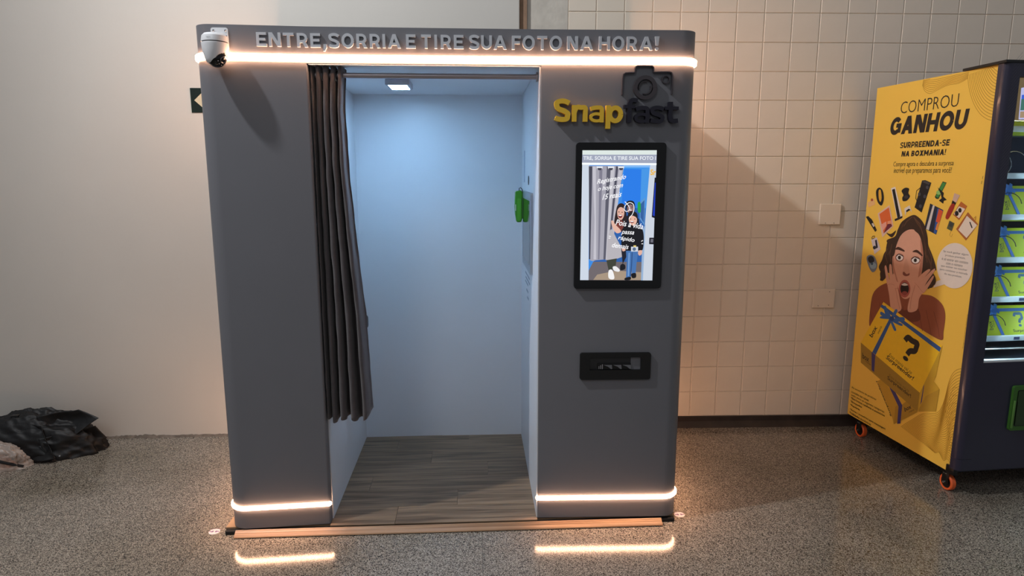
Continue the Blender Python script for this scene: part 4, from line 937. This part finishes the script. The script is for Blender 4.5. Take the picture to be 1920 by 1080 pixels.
PO.smooth(m5([(116, 720), (148, 694), (186, 712), (210, 780), (196, 830), (166, 846), (136, 800)]), (120, 132, 150)); PO.smooth(m5([(128, 726), (152, 704), (178, 718), (182, 752), (144, 764)]), (34, 36, 46)); PO.ell(*c5(174, 790), 6, 6, (150, 178, 196)); PO.ell(*c5(164, 772), 2.2, 2.6, (60, 90, 110))
# woman with open mouth
SK, SK2, HR = (224, 168, 142), (192, 128, 102), (62, 42, 32)
SWT, SWD = (148, 80, 54), (112, 56, 38)
PO.smooth(m8([(148, 400), (150, 320), (165, 262), (212, 230), (262, 236), (330, 270), (388, 280), (428, 312), (441, 356), (434, 420), (428, 452), (380, 430), (300, 380), (200, 330)]), SWT)
for k in range(9):
    PO.line(m8([(156+k*30, 300+k*5), (150+k*33, 345+k*8), (162+k*32, 392+k*6)]), .003, SWD)
PO.smooth(m8([(262, 320), (282, 336), (330, 326), (344, 372), (300, 380), (262, 350)]), SWD)
PO.smooth(m5([(430, 400), (520, 345), (572, 362), (622, 424), (652, 530), (660, 610), (692, 690), (722, 790), (700, 860), (718, 930), (690, 984), (640, 968), (600, 900), (420, 900), (300, 850), (282, 902), (236, 920), (244, 860), (224, 800), (252, 740), (272, 680), (312, 620), (294, 566), (366, 532), (392, 470)]), HR)
for L in ([(440, 420), (400, 520), (376, 640), (340, 740)], [(540, 380), (600, 470), (630, 600), (650, 760)], [(300, 600), (320, 660), (270, 760), (280, 840)], [(650, 700), (690, 800), (660, 900), (690, 960)]): PO.line(m5(L), .006, (92, 60, 42))
for L in ([(300, 580), (350, 560), (330, 640), (286, 700)], [(262, 720), (300, 690), (306, 770), (262, 840)], [(236, 850), (280, 820), (290, 880), (250, 925)], [(680, 700), (716, 760), (728, 830), (690, 800)], [(690, 850), (724, 900), (716, 960), (676, 930)], [(640, 930), (676, 950), (668, 992), (630, 975)], [(376, 480), (330, 510), (290, 500), (340, 540)]): PO.smooth(m5(L), HR)
for L in ([(520, 360), (470, 400), (430, 470), (410, 560)], [(530, 362), (585, 420), (612, 510), (622, 620), (640, 720)], [(300, 640), (280, 700), (300, 760), (262, 830)], [(660, 640), (690, 720), (680, 820), (706, 900)], [(340, 600), (322, 680), (330, 760)]): PO.line(m5(L), .0045, (104, 72, 52))
PO.smooth(m5([(440, 500), (500, 470), (560, 482), (604, 530), (618, 620), (614, 730), (602, 850), (566, 950), (520, 1040), (470, 1082), (424, 1060), (384, 950), (352, 850), (344, 740), (362, 640), (396, 560)]), SK)
PO.smooth(m5([(590, 560), (616, 640), (612, 740), (600, 850), (566, 940), (580, 820), (596, 700)]), SK2)
PO.smooth(m5([(352, 700), (360, 800), (392, 930), (372, 900), (346, 800)]), SK2)
PO.smooth(m5([(520, 466), (470, 476), (420, 520), (380, 610), (362, 690), (344, 700), (350, 600), (390, 500), (450, 440), (530, 430)]), HR); PO.smooth(m5([(520, 440), (570, 450), (612, 520), (630, 640), (622, 720), (606, 600), (580, 520), (540, 480)]), HR)
for cx, cy, rx in ((408, 718, 30), (548, 742, 34)):
    PO.ell(*c5(cx, cy), rx*1.25/4.696, 36/4.696, (150, 92, 74)); PO.ell(*c5(cx, cy), rx/4.696, 27/4.696, (244, 238, 232)); PO.ell(*c5(cx-2, cy), 14/4.696, 17/4.696, (70, 54, 42)); PO.ell(*c5(cx-2, cy), 7/4.696, 9/4.696, (16, 12, 12)); PO.line(m5([(cx-rx*1.1, cy-8), (cx-8, cy-30), (cx+rx*1.1, cy-10)]), .004, (40, 24, 20))
PO.smooth(m5([(368, 646), (396, 624), (448, 652), (446, 666), (398, 650)]), (74, 44, 34)); PO.smooth(m5([(520, 668), (560, 650), (606, 690), (604, 706), (562, 676)]), (74, 44, 34))
PO.smooth(m5([(456, 740), (476, 742), (496, 850), (482, 880), (440, 872), (434, 848)]), (216, 160, 134)); PO.smooth(m5([(436, 850), (448, 844), (470, 864), (494, 856), (492, 874), (464, 882), (440, 872)]), (140, 76, 60))
PO.ell(*c5(452, 992), 50/4.696, 78/4.696, (182, 92, 80)); PO.ell(*c5(452, 992), 37/4.696, 56/4.696, (34, 12, 12)); PO.smooth(m5([(424, 958), (452, 942), (482, 960), (452, 966)]), (226, 214, 206)); PO.ell(*c5(452, 1030), 24/4.696, 16/4.696, (150, 70, 64))
# hands on the cheeks
def hand(fingers, palm):
    PO.smooth(m5(palm), SK)
    for a in fingers: PO.smooth(m5(a), SK)
    for a in fingers: PO.line(m5([a[0], a[-1]]), .0016, SK2)
hand([[(300, 960), (284, 870), (276, 800), (290, 790), (304, 850), (326, 950)], [(330, 950), (318, 860), (318, 784), (336, 784), (346, 860), (362, 960)], [(366, 990), (352, 920), (350, 862), (366, 868), (378, 920), (392, 990)]],
     [(300, 930), (340, 920), (380, 950), (410, 1080), (420, 1180), (340, 1190), (316, 1050)])
hand([[(560, 960), (640, 880), (706, 820), (718, 832), (650, 930), (600, 1010)], [(540, 940), (600, 866), (660, 822), (676, 834), (622, 900), (580, 980)], [(600, 1010), (660, 930), (700, 880), (708, 892), (672, 960), (620, 1030)]],
     [(540, 950), (590, 940), (624, 1000), (580, 1080), (560, 1180), (480, 1190), (500, 1060)])
PO.line(m5([(372, 990), (392, 1100), (410, 1170)]), .003, SK2); PO.line(m5([(545, 960), (510, 1080), (500, 1170)]), .003, SK2)
# speech bubble
bc = Vector(pp(*c5(888, 790))); br_ = (Vector(pp(*c5(1050, 812)))-bc).length
PO.poly(m5([(735, 925), (704, 984), (800, 955), (820, 900)]), (238, 226, 214))
PO.poly([(bc.x+br_*math.cos(2*PI*i/48), bc.y+br_*math.sin(2*PI*i/48)) for i in range(48)], (238, 226, 214), px=False)
for k, (tx, wd) in enumerate([('Se você ganhar algum', .70), ('produto premium,', .56), ('é só entrar em contato', .74), ('com o número', .46), ('que estiver no voucher', .74), ('para combinar a retirada', .78), ('do seu produto.', .50)]):
    y = bc.y+br_*(.50-.165*k); w = br_*wd; hh = br_*.115
    PO.quadtext(tx, (bc.x-w, y), (bc.x+w, y), (bc.x-w, y+hh), (64, 54, 48), .0)
# gift boxes
YB1, YB2, YB3 = (252, 206, 40), (170, 134, 44), (188, 148, 46); RB, RB2 = (52, 92, 156), (66, 60, 120)
PO.poly(m6([(186, 590), (215, 575), (340, 735), (300, 760), (290, 862), (278, 800)]), (206, 160, 48)); PO.poly(m6([(300, 750), (455, 672), (440, 786), (290, 862)]), (186, 144, 44)); PO.poly(m6([(215, 575), (470, 640), (340, 740)]), (226, 178, 50)); PO.poly(m6([(262, 628), (290, 640), (344, 742), (332, 858), (312, 860), (320, 750)]), RB2)
PO.qtext('Surpreender!', c6(282, 812), c6(190, 588), c6(268, 812), (96, 72, 30), .018); PO.qtext('box', c6(360, 784), c6(402, 762), c6(356, 756), BK, .02); PO.qtext('mania', c6(388, 790), c6(420, 774), c6(386, 780), BK, 0)
PO.poly(m6([(520, 560), (580, 640), (556, 780), (446, 782), (470, 650)]), (196, 154, 48)); PO.poly(m6([(520, 560), (580, 640), (480, 690)]), (214, 170, 50))
PO.poly(m6([(82, 345), (455, 663), (441, 782), (82, 472)]), YB2)
PO.poly(m6([(597, 365), (455, 663), (441, 782), (556, 560)]), (214, 172, 50)); PO.poly(m6([(478, 622), (484, 610), (468, 720), (458, 740)]), RB2)
PO.poly(m6([(225, 88), (597, 365), (455, 663), (82, 345)]), YB1)
PO.poly(m6([(204, 118), (216, 104), (590, 378), (580, 404)]), RB); PO.poly(m6([(262, 196), (278, 206), (176, 424), (154, 406)]), RB); PO.poly(m6([(150, 404), (174, 424), (166, 532), (150, 520)]), RB2)
for L in ([(272, 180), (240, 116), (228, 122), (238, 170), (264, 194)], [(268, 190), (214, 150), (206, 168), (250, 196)], [(276, 184), (300, 136), (314, 146), (288, 192)], [(284, 196), (350, 184), (356, 208), (300, 214)], [(276, 200), (306, 262), (292, 268), (270, 214)], [(290, 204), (344, 228), (336, 240), (284, 214)], [(266, 196), (206, 192), (212, 178), (262, 186)]): PO.smooth(m6(L), (58, 108, 176))
PO.ell(*c6(278, 194), 4.4, 4.6, (40, 76, 140))
PO.qglyph('?', c6(318, 428), c6(404, 490), c6(372, 290), BK, .30); PO.qtext('Essa mania vai te', c6(258, 430), c6(400, 548), c6(268, 412), (110, 82, 20), 0); PO.qtext('Surpreender!', c6(236, 452), c6(404, 592), c6(252, 424), BK, .018)
PO.qtext('box', c6(154, 316), c6(188, 252), c6(134, 298), BK, .02); PO.qtext('mania', c6(196, 292), c6(216, 246), c6(186, 282), BK, 0)
PO.qtext('box', c6(92, 444), c6(134, 472), c6(92, 408), (70, 54, 24), .02); PO.qtext('mania', c6(112, 468), c6(144, 490), c6(112, 458), (70, 54, 24), 0)
PO.qtext('Essa mania vai te', c6(262, 562), c6(386, 662), c6(264, 544), (120, 92, 30), 0); PO.qtext('Surpreender!', c6(250, 584), c6(398, 704), c6(252, 554), (60, 46, 20), .018)
# small print at the foot of the poster
for tx, a, b, h, bo in [('As variedades de produtos', (24, 636), (180, 702), 17, 0), ('contidos nas caixas', (22, 662), (132, 706), 17, 0), ('estão entre as seguintes categorias:', (20, 684), (232, 780), 17, 0), ('*Eletrônicos, telefonia e acessórios', (18, 702), (234, 806), 18, .012), ('*Brinquedos', (16, 724), (88, 758), 18, .012), ('*Papelaria', (14, 746), (74, 774), 18, .012), ('*Beleza / acessórios para maquiagem', (12, 774), (238, 886), 18, .012), ('*Utilidades domésticas', (10, 794), (146, 862), 18, .012)]:
    p0 = Vector(pp(*c6(*a))); p1 = Vector(pp(*c6(*b))); PO.quadtext(tx, p0, (p1.x, p0.y), (p0.x, p0.y+.0145), (84, 56, 22), bo)
PO.qtext('*Imagens meramente ilustrativas', c8(512, 486), c8(530, 352), c8(508, 486), (120, 84, 24), 0)
for a in ((837, 730), (830, 760)): PO.line([cA(*a), cA(a[0]-4, a[1]+18)], .002, (90, 70, 40))
setp(PO.build('poster_print', poster, local=True), 'printed surprised woman, gift boxes, gadgets and lettering'); poster['label'] = 'yellow printed advertising panel'
# ------------------------------------------------------------------ gift boxes inside the machine
M_BOXY = mat('gift_yellow', (214, 226, 40), rough=.42, var=.03); M_RIB = mat('gift_ribbon', (58, 112, 196), rough=.35, var=.05)
rows_txt = {1.744: 'top shelf, mostly hidden by the beige panel', 1.343: 'the upper shelf of boxed prizes', 1.142: 'the second shelf of boxed prizes', .952: 'the third shelf of boxed prizes', .761: 'the lowest shelf of boxed prizes'}
def gift(z, label, lx=.182):
    loc = m1+ex*lx+ey*.082; w, h, d = .37, .155, .07; tilt = math.radians(-24)
    g_ = thing('gift_box', (loc.x, loc.y, z+.002), label, 'box', 'yellow gift boxes on the machine shelves', rotz=MA)
    T = Matrix.Translation((0, .0, 0)) @ Matrix.Rotation(tilt, 4, 'X')
    def go(name, b_, m, par=None):
        for v in b_.verts: v.co = T @ v.co
        return obj(name, b_, m, par or g_, 30, local=True)
    b_ = B(); box(b_, 0, w, 0, d, 0, h, bev=.002); bx = go('carton', b_, M_BOXY)
    b_ = B(); box(b_, -.0006, w+.0006, -.0012, d*.9, h*.80, h*.90); go('ribbon', b_, M_RIB)
    b_ = B(); prism(b_, [(.048, h), (.064, h), (.100, 0), (.084, 0)], -.0016, -.0002, 'y'); go('ribbon', b_, M_RIB)
    b_ = B()
    for a in range(8):
        an = a*PI/4+.25; L = .036 if a % 2 else .028; c, s = math.cos(an), math.sin(an)
        p0 = Vector((.056, -.004, h*.85)); e = Vector((c, -.25, s*.8)).normalized(); nn = Vector((-s, 0, c))*.008
        q = [p0-nn*.4, p0+e*L*.6-nn+Vector((0, -.009, 0)), p0+e*L-nn*.8, p0+e*L+nn*.8, p0+e*L*.6+nn+Vector((0, -.009, 0)), p0+nn*.4]
        top = [b_.verts.new(v) for v in q]; bot = [b_.verts.new(v+Vector((0, .002, 0))) for v in q]
        b_.faces.new(top); b_.faces.new(bot)
        for i in range(6): b_.faces.new((top[i], top[(i+1) % 6], bot[(i+1) % 6], bot[i]))
    go('bow', b_, mat('bow_blue', (76, 140, 228), rough=.3, var=.08))
    A_ = Art(lambda a, b: (a, b), lambda a, b, e: tuple(T @ Vector((a, -.0004-e, b))), ink, .0002)
    A_.n += 1; k_ = A_.mi((76, 116, 150)); uv, ut, ue = union(sans('?', .050, .072, .0135)); [A_.face([(.170+uv[q].x, .046+uv[q].y) for q in po], k_) for po in ut]; A_.quadtext('Surpreender!', (.150, .016), (.290, .016), (.150, .034), (60, 72, 40), .015)
    A_.quadtext('box', (.046, .034), (.046, .078), (.024, .034), (60, 72, 40), .0); A_.quadtext('mania', (.056, .048), (.056, .080), (.048, .048), (60, 72, 40), 0)
    A_.build('box_print', bx, local=True)
for z, tx in rows_txt.items(): gift(z, 'yellow gift box with blue bow on '+tx)
for z, tx in rows_txt.items(): gift(z, 'second yellow gift box along '+tx.replace('mostly hidden by the beige panel', 'past the first one'), .575)
